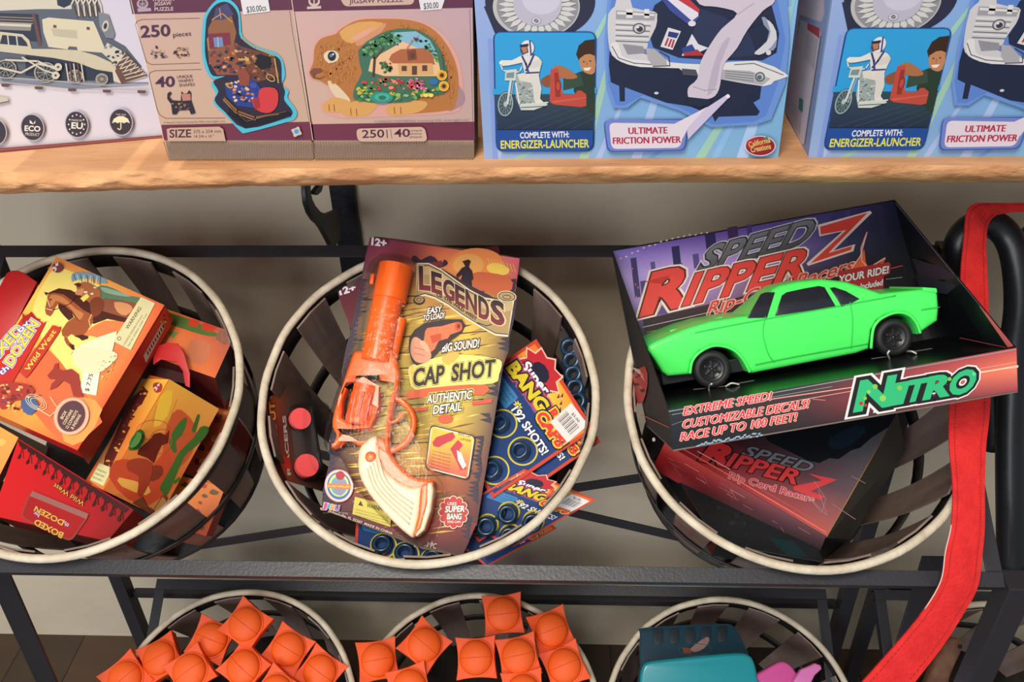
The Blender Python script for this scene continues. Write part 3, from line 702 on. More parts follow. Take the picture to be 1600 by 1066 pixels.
# ---- blue stunt-motorcycle boxes
t = thing('stunt_motorcycle_box', tuple(FRP(986, 249)), 'light blue stunt motorcycle toy box touching the rabbit jigsaw box', 'toy box')
blue = t
SHX = FRP(1263, 248)-FRP(757, 248); SHX.y = SHX.z = 0
link('carton', upright([(757, 248), (1215, 248), (1246.5, 0), (741, 0)], th=.17), t, mat('card_blue', '#8fa6cc', .45))
a = Art(FRP)
QB = [(733, -140), (1265, -140), (1215.6, 248.6), (756.6, 248.6)]
a.grid(QB, [['8fa4d8', '9ab0dc', '86a8dc', '8ab0d8'], ['93a6d6', '86a8d8', '7ca6dc', '86b0dc'], ['8aa2d2', '7ea4d6', '7cabdc', '7fb0d8'], ['8fa8d2', '86acd2', '80aed6', '78a8cc']])
for x0, x1, y0, y1, c, w_ in ((770, 800, 250, 40, 'a3b6e0', 12), (800, 826, 248, 236, '8fbcb0', 16), (905, 950, 248, 90, '9cc4ae', 14), (930, 975, 248, 150, 'a4b8e4', 10), (986, 1030, 248, 120, 'a8c0e6', 16), (1010, 1100, 248, 180, '6c9cd8', 10), (1085, 1160, 248, 130, '98c4b4', 16), (1110, 1190, 248, 100, '88b4e0', 12), (1150, 1230, 248, 10, 'a8c4e6', 18), (770, 762, 248, 60, '7f98d4', 8), (925, 958, 60, 0, '9cc8b4', 10), (1200, 1238, 150, 0, '8cc0bc', 8)):
    a.p(c, [(x0, y0), (x1, y1), (x1+w_*.6, y1), (x0+w_, y0)])
# wheel
a.el('2a2c44', 844, 2, 86, 60, n=48); a.p('2a2c44', '756,10 766,34 776,58 800,58 800,0')
a.el('b8b4b4', 838, 10, 68, 50, n=48); a.el('8a8a92', 840, 10, 64, 47, n=48)
for k in range(14):
    th_ = k*math.pi/14+.1; c_, s_ = math.cos(th_), math.sin(th_); a.p('ccc8c6', [(840+62*c_, 10+45*s_), (840+50*math.cos(th_+.1), 10+36*math.sin(th_+.1)), (840+20*c_, 10+16*s_), (840+50*math.cos(th_-.1), 10+36*math.sin(th_-.1))]); a.p('ccc8c6', [(840-62*c_, 10-45*s_), (840-50*math.cos(th_+.1), 10-36*math.sin(th_+.1)), (840-20*c_, 10-16*s_), (840-50*math.cos(th_-.1), 10-36*math.sin(th_-.1))])
a.el('b4b0c2', 840, 6, 38, 34, n=40); a.el('c4bfd0', 846, -2, 30, 24); a.el('9a98aa', 838, 32, 8, 6.5); a.el('c8c4cc', 838, 31.5, 6.4, 5); a.el('55535f', 838, 31.5, 3.6, 3); a.ln('d8d4dc', '836,33 840,30', .9)
# inset panel
a.rr('20478c', '770,48 932,48 928,236 775,236', 14); a.rr('2f9ad4', '773,50 929,50 927,200 776,200', 10)
a.grid('773,146 928,146 927,202 777,202', [['2f4a5c', '2f4a4c'], ['2c3a54', '2a3a44'], ['25304a', '242e40']])
for k in range(5): a.ln('3a4c66', [(790+k*26, 200), (930, 150+k*8)], .8)
a.ln('2f9ad4', '773,142 929,140', 9)
# launcher + boy
a.p('27392e', '903,112 929,104 929,180 905,160 896,140'); a.p('35261f', '900,84 904,70 914,62 929,60 929,86 916,88 906,96'); a.p('b98058', '905,88 914,84 929,86 929,112 918,114 908,106', 2); a.p('3a2418', '903,92 906,74 918,66 929,66 929,82 914,84')
a.p('e8ddd0', '911,105 924,104 920,109 914,109'); a.el('2a1a14', 912, 95, 1.6, 1); a.el('2a1a14', 922, 94, 1.6, 1); a.ln('8a5a3c', '917,96 917,101', 1)
a.p('35483a', '880,118 906,112 912,132 880,140'); a.p('a86a44', '864,104 876,101 896,112 902,120 886,122 868,116', 2); a.p('8a5034', '846,122 862,114 870,122 860,134 848,132', 2)
a.p('b8483c', '860,107 872,105 878,142 882,146 898,146 902,140 908,140 916,146 916,164 908,166 866,162 859,158'); a.p('923228', '866,112 872,112 876,150 868,150'); a.el('8a2c24', 872, 133, 5, 10); a.el('b8483c', 872, 133, 3, 7); a.p('c85a48', '862,156 916,150 916,152 864,160')
# small bike
def bike(a, X=lambda x, y: (x, y)):
    L = lambda s_: [X(*p) for p in pxs(s_)]
    a.el('3c4a50', *X(790, 161), 13, 20, .1); a.ring('8fa4ac', *X(790, 161), 12, 19, 2, .1); a.ring('5a6c74', *X(790, 161), 8, 14, 1, .1)
    for k in range(6): q = k*math.pi/6; x, y = X(790, 161); a.ln('8fa4ac', [(x-10*math.cos(q), y-17*math.sin(q)), (x+10*math.cos(q), y+17*math.sin(q))], .6)
    a.el('a8b8bc', *X(790, 161), 3, 4); a.ln('c8ccc8', L('793,160 800,114'), 3.4); a.ln('a0a8a8', L('797,162 804,116'), 1.6)
    a.ln('d8d4c8', L('782,98 786,108 800,112 812,110 816,102 826,98'), 2); a.p('c8ccc8', L('790,108 808,106 806,124 789,124')); a.p('7a8a8e', L('792,112 804,111 803,120 791,120'))
    a.p('9aa4a0', L('806,114 818,118 834,126 840,150 848,160 838,168 814,170 806,150')); a.blobs(L('806,120 834,126 842,156 834,168 812,168 806,150'), ['b8c0b8', '7c8a8c', '8a9a98', '5a6870', 'c8ccc4'], 60, 1.2, 2.8, 21)
    a.p('d8d0c4', L('808,114 820,112 834,120 830,128 812,124')); a.ln('e0e0d8', L('806,128 812,162 856,158'), 2); a.p('c8ccc4', L('812,162 852,158 856,162 834,170 814,170')); a.ln('2c3840', L('814,166 852,164'), 1.2)
def rider(a):
    a.p('d9d4cc', '816,86 832,84 842,88 846,98 842,116 846,136 844,152 850,158 838,160 834,150 832,130 824,122 818,104', 2)
    a.p('ddd8d0', '782,96 784,92 800,92 812,86 822,84 826,92 806,98 786,101', 2); a.p('d0cac2', '830,96 844,90 846,100 832,104 818,100 822,96', 2)
    a.p('d4cec6', '826,118 840,114 844,130 842,152 834,152 834,134', 2); a.ln('3c3c7a', '816,86 822,98 826,112', 3); a.ln('3c3c7a', '834,84 828,98 822,108', 3); a.ln('3c3c7a', '822,112 842,111', 2.4); a.el('e8e4e0', 825, 98, 1)
    a.el('dcd8d8', 824, 73, 10.5, 12); a.ln('3c3c7a', '828,62 830,84', 2.4); a.p('5a3a3a', '813,70 824,69 826,80 818,83 813,78'); a.p('b07860', '814,72 823,71 824,79 818,81'); a.p('2a2c44', '812,68 826,66 826,70 813,72'); a.el('e8e4e4', 783, 96, 2.6)
rider_first = None
bike(a); rider(a)
a.p('1f4a94', '775.5,201 926.5,201 926,224 916,234.5 786,234.5 776.5,226')
a.t('COMPLETE WITH:', '813,213.5 889,212', 9, 'e8e4ea', bold=.022); a.t('ENERGIZER-LAUNCHER', '783,229.5 920,227.5', 12, 'ded94a', bold=.022)
# big motorcycle
a.p('6a8fd0', '944,60 950,-20 1228,-20 1232,60 1226,128 1204,184 1180,192 1110,196 1060,170 1000,150 980,166 958,166 946,130', 0)
a.p('5a80c8', '948,64 956,-20 1210,-20 1226,60 1214,128 1196,178 1176,188 1112,192 1062,166 1004,146 976,162 962,162 950,128', 0)
a.p('1f2740', '952,78 1010,90 1060,104 1190,120 1186,152 1176,158 1186,172 1182,178 1122,180 1116,188 1112,178 1078,164 1040,158 976,134 976,156 968,156 967,132 954,126 951,100', 0)
a.el('c8ccd8', 1025, 143, 3.4, 2); a.ln('1f2740', '1014,144 1020,150', 2)
a.p('222a44', '1022,6 1046,-10 1200,-10 1216,50 1212,80 1190,92 1120,92 1060,88 1020,72 1010,40'); a.p('2c3452', '1090,10 1130,24 1176,52 1180,84 1120,90 1080,60')
a.p('c8c4c8', '950,20 960,8 966,-10 984,-10 988,10 1022,16 1026,24 1024,40 1012,64 1010,74 996,76 1012,84 1040,90 1046,100 1012,102 976,96 956,84 950,60', 2)
a.p('9a98a0', '962,14 1024,18 1022,30 962,28'); a.many('d8d4d4', ['964,16 1022,20 1022,23 964,20', '978,12 988,12 988,26 978,26', '1006,12 1014,12 1014,26 1006,26'])
for k in range(8): a.ln('6c6c78' if k % 2 else 'e0dcd8', [(962, 32+k*4.2), (1016-k*.6, 34+k*4.2)], 1.6)
a.el('54545e', 998, 42, 10, 8.5); a.el('c0bcc4', 998, 42, 8, 6.6); a.el('3c3a44', 999, 43, 5, 4.4); a.el('e0dce0', 996, 40, 2, 1.6)
a.p('d8d4d6', '954,66 966,64 972,84 990,90 1040,94 1100,98 1180,92 1226,112 1226,118 1208,124 1192,132 1120,120 1068,112 1060,104 1000,102 970,94 958,84', 2)
a.p('8c8a94', '972,66 1004,70 1008,80 980,82'); a.ln('5c5a66', '956,70 966,88 990,96 1046,100', 1.4); a.p('a8a4aa', '1008,72 1022,74 1038,88 1042,100 1020,102 1012,90'); a.ln('3a3844', '1030,78 1044,86 1046,100 1020,101', 1.4)
a.p('a8a6ac', '1128,106 1170,108 1202,120 1190,130 1124,120'); 
for k in range(4): a.ln('6c6a74', [(1132, 108+k*3.4), (1176, 112+k*4)], 1)
a.el('50505c', 1186, 117, 7.5, 7.5); a.el('b0b4ba', 1186, 117, 5.6); a.el('4a6a6a', 1185, 118, 3.6); a.ln('55535f', '1146,98 1176,96 1222,114', 1)
a.p('4a4a58', '1064,104 1086,106 1090,116 1066,114')
a.p('3c4a90', '1028,-10 1056,-10 1086,10 1092,24 1082,36 1072,34 1046,14'); a.p('d8d4e0', '1034,-10 1062,-10 1090,16 1090,22 1080,30'); a.p('b83a44', '1044,-12 1068,-12 1092,12 1091,18'); a.el('d8d4d8', 1080, 34, 6, 4.4)
a.p('d4d0d6', '1043,40 1063,46 1050,75 1031,70'); a.many('a83440', ['1042,56 1044.5,57 1040,69 1037,68', '1047,57.5 1049.5,58.5 1045,70.5 1042,69.5', '1051,58.5 1053.5,59.5 1050,72 1047,71']); a.p('2c3a7c', '1044,46 1060,49 1056,57 1042,54')
a.p('d4d0dc', '1080,50 1090,66 1106,72 1088,80 1086,84 1064,84'); a.p('a8343c', '1066,80 1088,74 1100,84 1068,84'); a.p('2f4488', '1064,72 1080,66 1086,76 1066,80')
a.p('8890a8', '1188,24 1200,30 1212,60 1206,76 1190,72 1196,52', 2); a.p('c8c8d0', '1196,28 1206,36 1212,58 1192,80 1180,82 1178,78 1196,62 1202,46', 2); a.p('222a44', '1168,44 1190,34 1200,46 1196,62 1180,74'); a.el('d0ccd0', 1199, 79, 4)
# leg of the figure
a.p('c8bccb', '1092,-20 1200,-20 1208,0 1190,14 1166,44 1150,72 1130,96 1126,112 1122,136 1110,150 1078,152 1074,134 1088,120 1094,92 1110,64 1126,42 1150,18 1120,8 1092,4', 3)
a.p('b4a8ba', '1126,66 1140,56 1124,96 1118,130 1104,146 1110,110', 2); a.ln('9c90a4', '1082,132 1100,138 1118,136', 1.2); a.p('202840', '1074,148 1110,152 1108,160 1090,164 1072,160'); a.ln('b4a8ba', '1150,20 1176,2', 2)
# callout
a.p('c8bcd8', '1070,186 1136,143 1139,147 1074,214'); a.el('e8e4e8', 1136, 147, 3); a.rr('3f58a8', '942,184 1074,182 1070,232 948,234', 10); a.rr('6f80c4', '944,183 1073,184 1068,230 950,232', 10); a.rr('ddd0dc', '951,188 1070,190 1062,227 955,229', 9); a.p('ddd0dc', '1052,190 1104,163 1074,196 1066,212')
for d_ in (0, .5, 1.0):
    a.t('ULTIMATE', [(981+d_, 205.5), (1041+d_, 204.5)], 10, 'b02a44'); a.t('FRICTION POWER', [(957+d_, 221), (1062+d_, 219)], 10, 'b02a44')
a.el('dcd4dc', 1186, 224, 24, 15.8); a.el('8a1f2c', 1186, 224, 22.6, 14.6); a.el('b02a34', 1182, 221, 18, 10); a.t('California', '1169,226 1202,218', 8, 'e8c070', bold=.02, ol=[('5a1420', .06)]); a.t('Creations', '1172,234 1203,228', 8, 'e8c070', bold=.02, ol=[('5a1420', .06)]); a.p('3f8a4a', '1190,211 1198,209 1196,215')
a.build('printed_face', t)
# left side panel, traced on the second box
LB = FRP(757, 248)+SHX; SIDE = pl3(LB, FRP(741, 0)+SHX, LB+Vector((0, .1, 0))); a = Art(SIDE, shift=-SHX)
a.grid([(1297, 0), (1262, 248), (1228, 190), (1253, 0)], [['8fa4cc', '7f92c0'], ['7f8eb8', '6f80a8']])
a.p('c3b9c4', '1250,0 1288,0 1288,22 1284,34 1276,32 1248,22'); a.p('c3b9c4', '1250,38 1250,30 1280,44 1284,56 1258,226 1252,224 1229,176 1232,140'); a.p('a83c4c', '1262,36 1281,44 1281,60 1262,46')
for k in range(7): a.ln('8f8896', [(1262+k*2.6, 52+k*1.5), (1258+k*2.2, 90+k*3)], .8)
for k in range(5): a.ln('a39ca8', [(1240+k*3, 160+k*3), (1238+k*3, 192+k*4)], .7)
a.p('3f7a7a', '1250,152 1256,156 1255,176 1249,170'); a.ln('4a5478', '1258,226 1284,56', 1)
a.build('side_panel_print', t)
t2 = dup(t); t2.location = t.location+SHX
t2['label'] = 'light blue stunt motorcycle toy box at the far right end of the shelf'
blue['group'] = t2['group'] = 'blue boxed stunt motorcycles'

ALBEDO = 1.0
# ================================================================== BASKET 1: WILD WEST BOXES
m_redc = mat('card_red', '#b3161a', .4, coat=.2)
def horseman(a, F, c1='4a2018'):
    """lasso rider silhouette; F maps unit coords (x right, y down, 0..1) to pixels"""
    a.p(c1, [F(*p) for p in ((.30, .95), (.36, .62), (.28, .55), (.40, .46), (.42, .36), (.36, .30), (.44, .22), (.54, .24), (.56, .32), (.66, .30), (.70, .16), (.74, .17), (.72, .36), (.60, .44), (.62, .56), (.72, .66), (.70, .95), (.60, .96), (.58, .72), (.48, .68), (.44, .96))])
    a.p(c1, [F(*p) for p in ((.32, .26), (.60, .20), (.60, .25), (.33, .31))])
# ---- top box
W1 = F3((88, 401, .060), (257, 477, .052), (121, 704, .060))
t = thing('wild_west_box', tuple(W1(100, 560)), 'large yellow toy box with a rearing horse and price tag, topmost in the left basket', 'toy box')
QW = [(88, 401), (257, 477), (121, 704), (-48, 628)]
carton(t, W1, QW, .036, '#a3141a', rough=.35)
a = Art(W1)
def W(u, v): return (88+169*u-136*v, 401+76*u+227*v)   # u across the top edge, v down the box
a.grid(QW, [['e8894a', 'e8a050', 'd8603a'], ['f0c85a', 'f0d468', 'e0683a'], ['e8a648', 'f0c858', 'e06a3c'], ['e89040', 'efb850', 'd85a34'], ['e07c3a', 'e89040', 'd04a2c']])
a.p('f2dc78', '70,440 100,420 190,470 200,520 150,580 110,600 90,560 60,520 50,490', 3)
a.p('e07a48', '190,500 236,480 190,560 150,590 120,560 150,540 170,520', 2); a.p('d96a40', '40,560 70,540 120,600 160,660 100,690 50,640 10,600', 2)
a.p('e89a50', '96,640 130,620 160,640 130,690 100,690', 2)
# rearing horse with rider, feathers and blowing blanket
HB, HD, HM = '9c5230', '4a221a', 'c07a48'
def Z5(s_): return [(x/3.807, 370+y/3.807) for x, y in pxs(s_)]
a.p('e07c48', Z5('520,560 620,500 740,500 800,440 790,520 690,590 660,620 540,590 500,600'), 2)
a.p('5c7a5c', Z5('560,330 600,290 680,310 760,350 840,365 800,400 700,385 620,380'), 2); a.p('8aa890', Z5('600,300 680,318 780,358 700,350 620,330'), 2); a.p('3f5a48', Z5('620,366 700,376 800,392 760,400 660,392'), 0)
a.p('8a5038', Z5('620,370 700,380 810,395 800,440 770,490 700,500 620,485 570,460 580,400'), 2); a.p('d09060', Z5('680,390 760,400 790,430 750,470 700,450'), 2)
a.p(HD, Z5('262,330 276,352 290,335 310,325 350,308 420,318 480,350 540,400 600,440 700,470 770,490 740,510 640,490 560,520 500,500 430,430 380,380'), 0)
a.p(HB, Z5('285,345 320,335 380,345 440,390 500,440 560,470 550,500 500,540 470,570 450,560 400,600 380,570 420,510 445,480 420,440 385,410 350,396 330,425 315,458 300,476 276,464 268,436 278,390'), 0)
a.p(HM, Z5('300,350 350,350 400,380 450,430 500,460 470,500 440,450 400,410 360,390 330,385 310,420 300,390'), 2)
a.p(HD, Z5('350,396 385,410 425,445 440,480 410,500 380,470 356,440 346,415'), 0)
a.p(HB, Z5('445,480 400,510 366,560 372,590 390,600 396,570 430,540 500,530 480,500'), 0); a.p(HB, Z5('384,590 400,600 412,625 440,650 446,672 432,676 396,640 384,615'), 0); a.p(HD, Z5('412,640 440,644 446,676 430,672'))
a.p(HB, Z5('440,540 490,530 520,500 560,500 520,560 500,585 450,592 410,575'), 0); a.p(HD, Z5('440,592 490,584 526,594 526,608 490,620 470,604'))
a.el('1c1010', *Z5('304,376')[0], 1.3); a.ln('e8c098', Z5('282,372 300,420'), 1.3); a.ln('e8c098', Z5('274,430 316,440'), 1.1); a.ln('2c1814', Z5('316,440 420,400 480,330'), .9)
a.ln('2c1814', Z5('420,440 470,500'), .9); a.ln('d8b070', Z5('560,440 530,500 540,540'), 1.6)
a.p('a8623c', Z5('455,300 500,270 560,290 600,330 590,380 540,400 510,370 480,350'), 2); a.p('7a3c26', Z5('540,380 590,360 620,400 600,460 560,480 540,440'), 2); a.p('c88a60', Z5('460,320 500,310 490,350 450,345'), 2); a.p('5a2a20', Z5('440,285 470,275 490,290 470,305'))
a.p('7f9cac', Z5('430,225 480,212 560,222 620,250 640,280 600,275 560,250 500,250 450,262 430,270'), 2)
for k in range(9): a.ln('c8d4d8' if k % 2 else '4c6878', Z5('%d,%d %d,%d' % (440+k*20, 226+k*2, 452+k*18, 262+k*3)), 1.3)
a.many('e8dcc0', [Z5('500,330 520,326 524,336 504,340'), Z5('540,340 556,336 560,346 544,350'), Z5('560,300 576,304 574,312 558,308')]); a.p('f0d468', Z5('480,370 520,340 535,360 500,392'), 0)
# warning panel
a.p('ddd0a0', '221,465 243,475 205,548 177,534'); a.p('d4cb9a', '224,469 240,477 204,544 181,533'); a.t('WARNING', '201,516 222,483', 5.4, '4a4030', bold=.01); a.t('CHOKING HAZARD-Small parts', '195,542 224,494', 3, '5a5040'); a.t('Not for children under 3 yrs', '202,543 231,492', 3, '5a5040'); a.ring('4a4030', 187, 530, 3, 3, .8)
a.p('e6dcb8', '178,520 183,522 180,534 168,560 120,548 110,556 130,538', 2); a.p('e0d8b0', '120,545 170,548 184,560 150,586 118,572', 3); a.blobs('150,556 186,556 176,590 158,600', ['a8b060', '6a7a44', 'c8c890', 'e09050'], 24, 1, 2.6, 34)
# second rider, red and small
a.p('9a3a30', Z5('285,830 320,790 330,760 350,755 352,790 380,800 430,790 470,820 480,880 500,960 440,950 420,880 380,860 340,900 300,915 310,880 340,850 300,850'), 0)
if 0:
    pass
# title
a.p('c23028', '34,500 44,492 70,506 74,502 60,530 20,600 -20,640 -40,620', 0); a.p('a8241f', '36,490 42,496 50,488 58,498 64,500 52,510 36,506')
a.t('BOXED', '-20,583 37,518', 14, 'f4d44a', bold=.03, ol=[('e8e4f0', .12), ('3c4aa0', .07)]); a.t('by', '33,521 47,506', 7, 'f0eef4', bold=.02, ol=[('3c4aa0', .08)])
a.t('the', '4,588 23,571', 8, 'f0eef4', bold=.02, ol=[('3c4aa0', .08)]); a.t('DOZEN', '20,574 62,508', 14, 'f4d44a', bold=.03, ol=[('e8e4f0', .12), ('3c4aa0', .07)])
a.p('c03a2c', '84,510 92,512 94,520 48,586 40,590 34,584 36,576 80,514', 2); a.t('Wild West', '46,582 89,520', 7.4, 'f4d058', bold=.015)
# cowboy with rope
a.p('a83830', '0,600 14,598 44,602 56,612 44,624 24,628 10,640 0,636', 2); a.blobs('0,598 50,602 66,616 60,640 30,648 4,640', ['c8503a', '7a2a2a', 'e0a070', '3a4a7a', '5a3024', 'f0c868'], 60, 1.5, 4, 35); a.p('4a5f88', '34,628 50,622 62,634 50,650 38,644', 2)
for r in (10, 14, 18): a.ring('e8dcb0', 58, 630, r, r*.6, .8, .5)
a.ln('e8dcb0', '60,640 80,652 92,640 80,622', 1)
# round note
a.el('e0a088', 113, 652, 27, 30, .45); a.ring('f0d0a8', 113, 652, 25, 28, 1, .45); a.el('5a3a3e', 113, 652, 21, 25, .45)
for i, s_ in enumerate(('BOX', 'CONTAINS', '12 COWBOYS', '& INDIANS')):
    x, y = 99+i*6.4, 655+i*3.6; L = (7, 13, 16, 13)[i]; cx, cy = x+4, y-4; a.t(s_, [(cx-L*.5, cy+L*.85), (cx+L*.5, cy-L*.85)], 4.6, 'e8d0a8', bold=.01)
a.el('7a3f44', 91, 420, 8.5, 8, 0); a.t('3+', '88,426 95,414', 6.4, 'f0e6e0', bold=.03)
a.build('printed_face', t)
a = Art(W1, base=.0012); a.p('e6dccb', '131,577 157,580 151,619 125,614'); a.t('$ 7.75', '139,613 146,586', 6, '33323a', bold=.01); a.build('price_sticker', t)
# red printed side with bar code
e0, e1 = W1(257, 477), W1(121, 704); SD = Pl(e0, (e1-e0).cross(W1.n))
ns = (e1-e0).cross(W1.n).normalized(); ns = ns if ns.dot(W1(257, 477)-W1(88, 401)) > 0 else -ns; SD.n = ns
a = Art(SD)
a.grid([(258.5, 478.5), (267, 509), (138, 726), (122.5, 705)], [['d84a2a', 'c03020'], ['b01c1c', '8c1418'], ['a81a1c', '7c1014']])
a.p('c9bfae', '254,503 257,512 228,567 224,556'); a.many('2c2024', [[(254.4-k*3, 506+k*5.2), (256.6-k*3, 511+k*5.2), (255-k*3, 514+k*5.2), (253-k*3, 508.6+k*5.2)] for k in range(9)])
a.blobs('258,482 265,505 250,512 248,500', ['e0b050', 'c8783a', '6a1014'], 10, 1.5, 3.4, 36)
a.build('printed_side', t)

# ---- cowboy and cactus box
W2 = F3((265, 593, .012), (342, 640, -.06), (162, 766, .01))
t = thing('wild_west_box', tuple(W2(250, 720)), 'x', 'toy box')
t['label'] = 'orange toy box with a dark lasso cowboy beside an upright green cactus'
Q2 = [(265, 593), (342, 639), (249, 809), (162, 766)]
carton(t, W2, Q2, .041, '#c0561f', rough=.4)
a = Art(W2)
a.grid(Q2, [['f0b040', 'eca848', 'f0a850'], ['eda03c', 'e88a40', 'e88a44'], ['e8843a', 'e0763c', 'dd7038'], ['e07038', 'e08a48', 'e09848']])
a.p('cc5a34', '276,640 290,646 304,664 306,690 292,720 262,740 254,700 262,660', 2); a.p('d05030', '170,746 180,720 210,720 230,740 262,700 270,760 240,790 200,780', 2); a.p('f2c040', '250,620 270,610 262,650 240,668', 2); a.p('f0b050', '186,746 232,760 228,774 190,760', 2); a.p('8a3a28', '232,730 252,728 254,742 240,752 226,748', 2)
a.ln('c98a3a', '244,634 238,660', .8); a.ln('c98a3a', '276,624 262,664', .8)
CG = '47702f'
a.p(CG, '288,653 292,657 284,680 274,690 276,706 270,706 264,692 270,674 280,660', 2); a.p(CG, '308,648 312,650 306,672 302,676 299,672 304,658', 2); a.p(CG, '302,684 312,668 322,666 326,672 318,686 300,702 286,716 262,772 252,768 250,760 268,728 280,706', 2)
a.ln(CG, '272,754 280,748', 5); a.p('3c6a30', '200,700 212,674 222,672 226,682 218,700 206,704', 2)
a.ring('b86a3a', 238, 672, 26, 16, 1, -.1); a.ring('b86a3a', 250, 690, 18, 20, 1, .5); a.p('6a2418', '236,684 240,678 250,676 258,680 264,672 262,692 252,696 246,708 240,724 230,716 214,710 216,702 228,692', 0); a.p('a84028', '216,716 238,724 232,756 220,776 214,770 216,744 200,736 198,722', 2); a.p('6a2418', '236,681 256,684 252,688 240,686')
a.p('7a4428', '206,786 222,776 228,790 240,796 258,772 262,778 248,806 236,804'); a.p('c88a50', '232,790 254,776 260,784 248,804'); a.ln('5a2c1c', '222,776 236,802 254,774', 1)
a.build('printed_face', t)
l0, l1 = W2(265, 593), W2(162, 766); L2P = Pl(l0, (l1-l0).cross(W2.n))
nl = (l1-l0).cross(W2.n).normalized(); nl = nl if nl.dot(W2(265, 593)-W2(342, 639)) > 0 else -nl; L2P.n = nl
a = Art(L2P)
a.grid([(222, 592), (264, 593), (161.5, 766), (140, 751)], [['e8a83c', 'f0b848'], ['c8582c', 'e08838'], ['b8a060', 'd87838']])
a.p('5a1c18', '196,632 216,614 222,618 214,640 206,650 196,676 182,700 170,728 160,740 164,714 180,680 190,656'); a.p('5a1c18', '208,620 226,606 232,612 222,632 210,640'); a.p('5a1c18', '176,690 196,664 204,668 186,704 170,738'); a.blobs('222,600 238,606 200,680 170,740 156,740 190,660', ['5a1c18', '7a2a20', 'e0a040'], 40, 1.6, 4, 37)
a.p('a43a30', '240,600 248,598 254,602 252,612 244,614 240,608', 2); a.t('3+', '244,611 252,601', 5, 'f0e0d0', bold=.02); a.el('4a7838', 212, 688, 7, 14, .6)
a.p('d8cf98', '156,724 176,732 162,760 142,750'); 
for i, s_ in enumerate(('WARNING', 'CHOKING HAZARD', 'Not for under 3')): a.t(s_, [(151-i*3, 735+i*6), (166-i*3, 741+i*6)], 3.2, '4a4030')
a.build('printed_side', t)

# ---- upside-down red carton
W3 = F3((30, 687, -.005), (206, 797, .000), (60, 851, .0))
t = thing('wild_west_box', tuple(W3(90, 800)), 'red toy box lying upside down at the bottom left, its Wild West lettering inverted', 'toy box')
Q3 = [(30, 687), (209, 798), (150, 905), (-29, 794)]
Q3 = [(29, 686), (209, 797), (168, 846), (-12, 806)]
carton(t, W3, Q3, .05, '#8e1015', rough=.35)
a = Art(W3)
a.grid(Q3, [['c8141a', 'a81016', '7a0c10'], ['c4181c', 'b81418', '8a0e12']])
R_ = random.Random(3)
for k in range(13):
    x = 36+k*13; y = 690+k*8.2; a.p('3a0c10', [(x-9, y-4), (x+10, y+8), (x+3, y+12+R_.uniform(0, 5)), (x-5, y+8)])
    a.ln('3a0c10', [(x, y+6), (x-3, y+18), (x-8, y+22+R_.uniform(0, 8))], 1.6); a.ln('3a0c10', [(x, y+8), (x+1, y+26)], 1.2); a.el('3a0c10', x-5, y+24, 2.4, 4, .4)
a.t('Wild West', '134,786 87,756', 7, 'c89a48', bold=.01, ol=[('5a0c10', .05)])
a.rr('8a3a34', '48,768 142,805 112,848 32,810', 10); a.rr('9a1418', '50,771 138,806 111,845 35,808', 9); a.p('8f5a54', '52,768 140,804 136,812 48,776')
a.t('BOXED', '101,834 58,812', 9, 'c8a040', bold=.03, ol=[('5a1420', .06)]); a.t('by', '64,804 56,800', 6, 'b8a8c8', bold=.02); a.t('the', '110,821 101,813', 6, 'b8a8c8', bold=.02); a.t('DOZEN', '102,815 58,792', 8, 'c8a040', bold=.03, ol=[('5a1420', .06)])
a.build('printed_face', t)
W3b = F3((30, 685, -.006), (-12, 806, -.001), (-60, 670, .02))
t = thing('wild_west_box', tuple(W3b(-20, 730)), 'orange toy box end at the left photo edge, below the large red and yellow box', 'toy box')
Qb = [(-46, 640), (29, 684), (-14, 770), (-90, 726)]
carton(t, W3b, Qb, .04, '#c04a1c', rough=.4)
a = Art(W3b); a.grid(Qb, [['f0b048', 'f0a850'], ['e07a3c', 'e8904a']]); a.blobs(Qb, ['e8803a', 'd86834', 'f4c060'], 14, 4, 9, 38); a.build('printed_face', t)

# ---- back left pieces
W6 = F3((34, 486, .03), (0, 560, .03), (-30, 470, .042))
t = thing('wild_west_box', tuple(W6(0, 500)), 'orange toy box mostly hidden under the left edge of the large box', 'toy box')
Q6 = [(28, 458), (56, 476), (-10, 580), (-50, 545)]
carton(t, W6, Q6, .04, '#b04a1c', rough=.4)
a = Art(W6); a.grid(Q6, [['e8902f', 'e88a30'], ['e8802c', 'e07028']]); a.ln('7a4a20', '20,480 -4,520', 1.2); a.ln('7a4a20', '26,484 2,526', .8); a.p('c85a28', '0,500 24,490 14,510 -10,530'); a.build('printed_face', t)
W7 = F3((58, 440, .045), (12, 426, .05), (10, 540, .034))
t = thing('red_carton', tuple(W7(20, 480)), 'plain red carton with rounded handle top behind the large box, far left', 'toy box')
me = traced(W7, ['-40,520 -10,470 12,428 20,424 30,424 38,427 60,442 40,480 10,540'], .006, .001, o=W7(20, 480)); link('handle_flap', me, t, m_redc)
link('carton', prism([W7(-44, 530), W7(-16, 478), W7(40, 490), W7(6, 560)], -W7.n*.03, .001), t, mat('card_red_dark', '#8a0f13', .45))
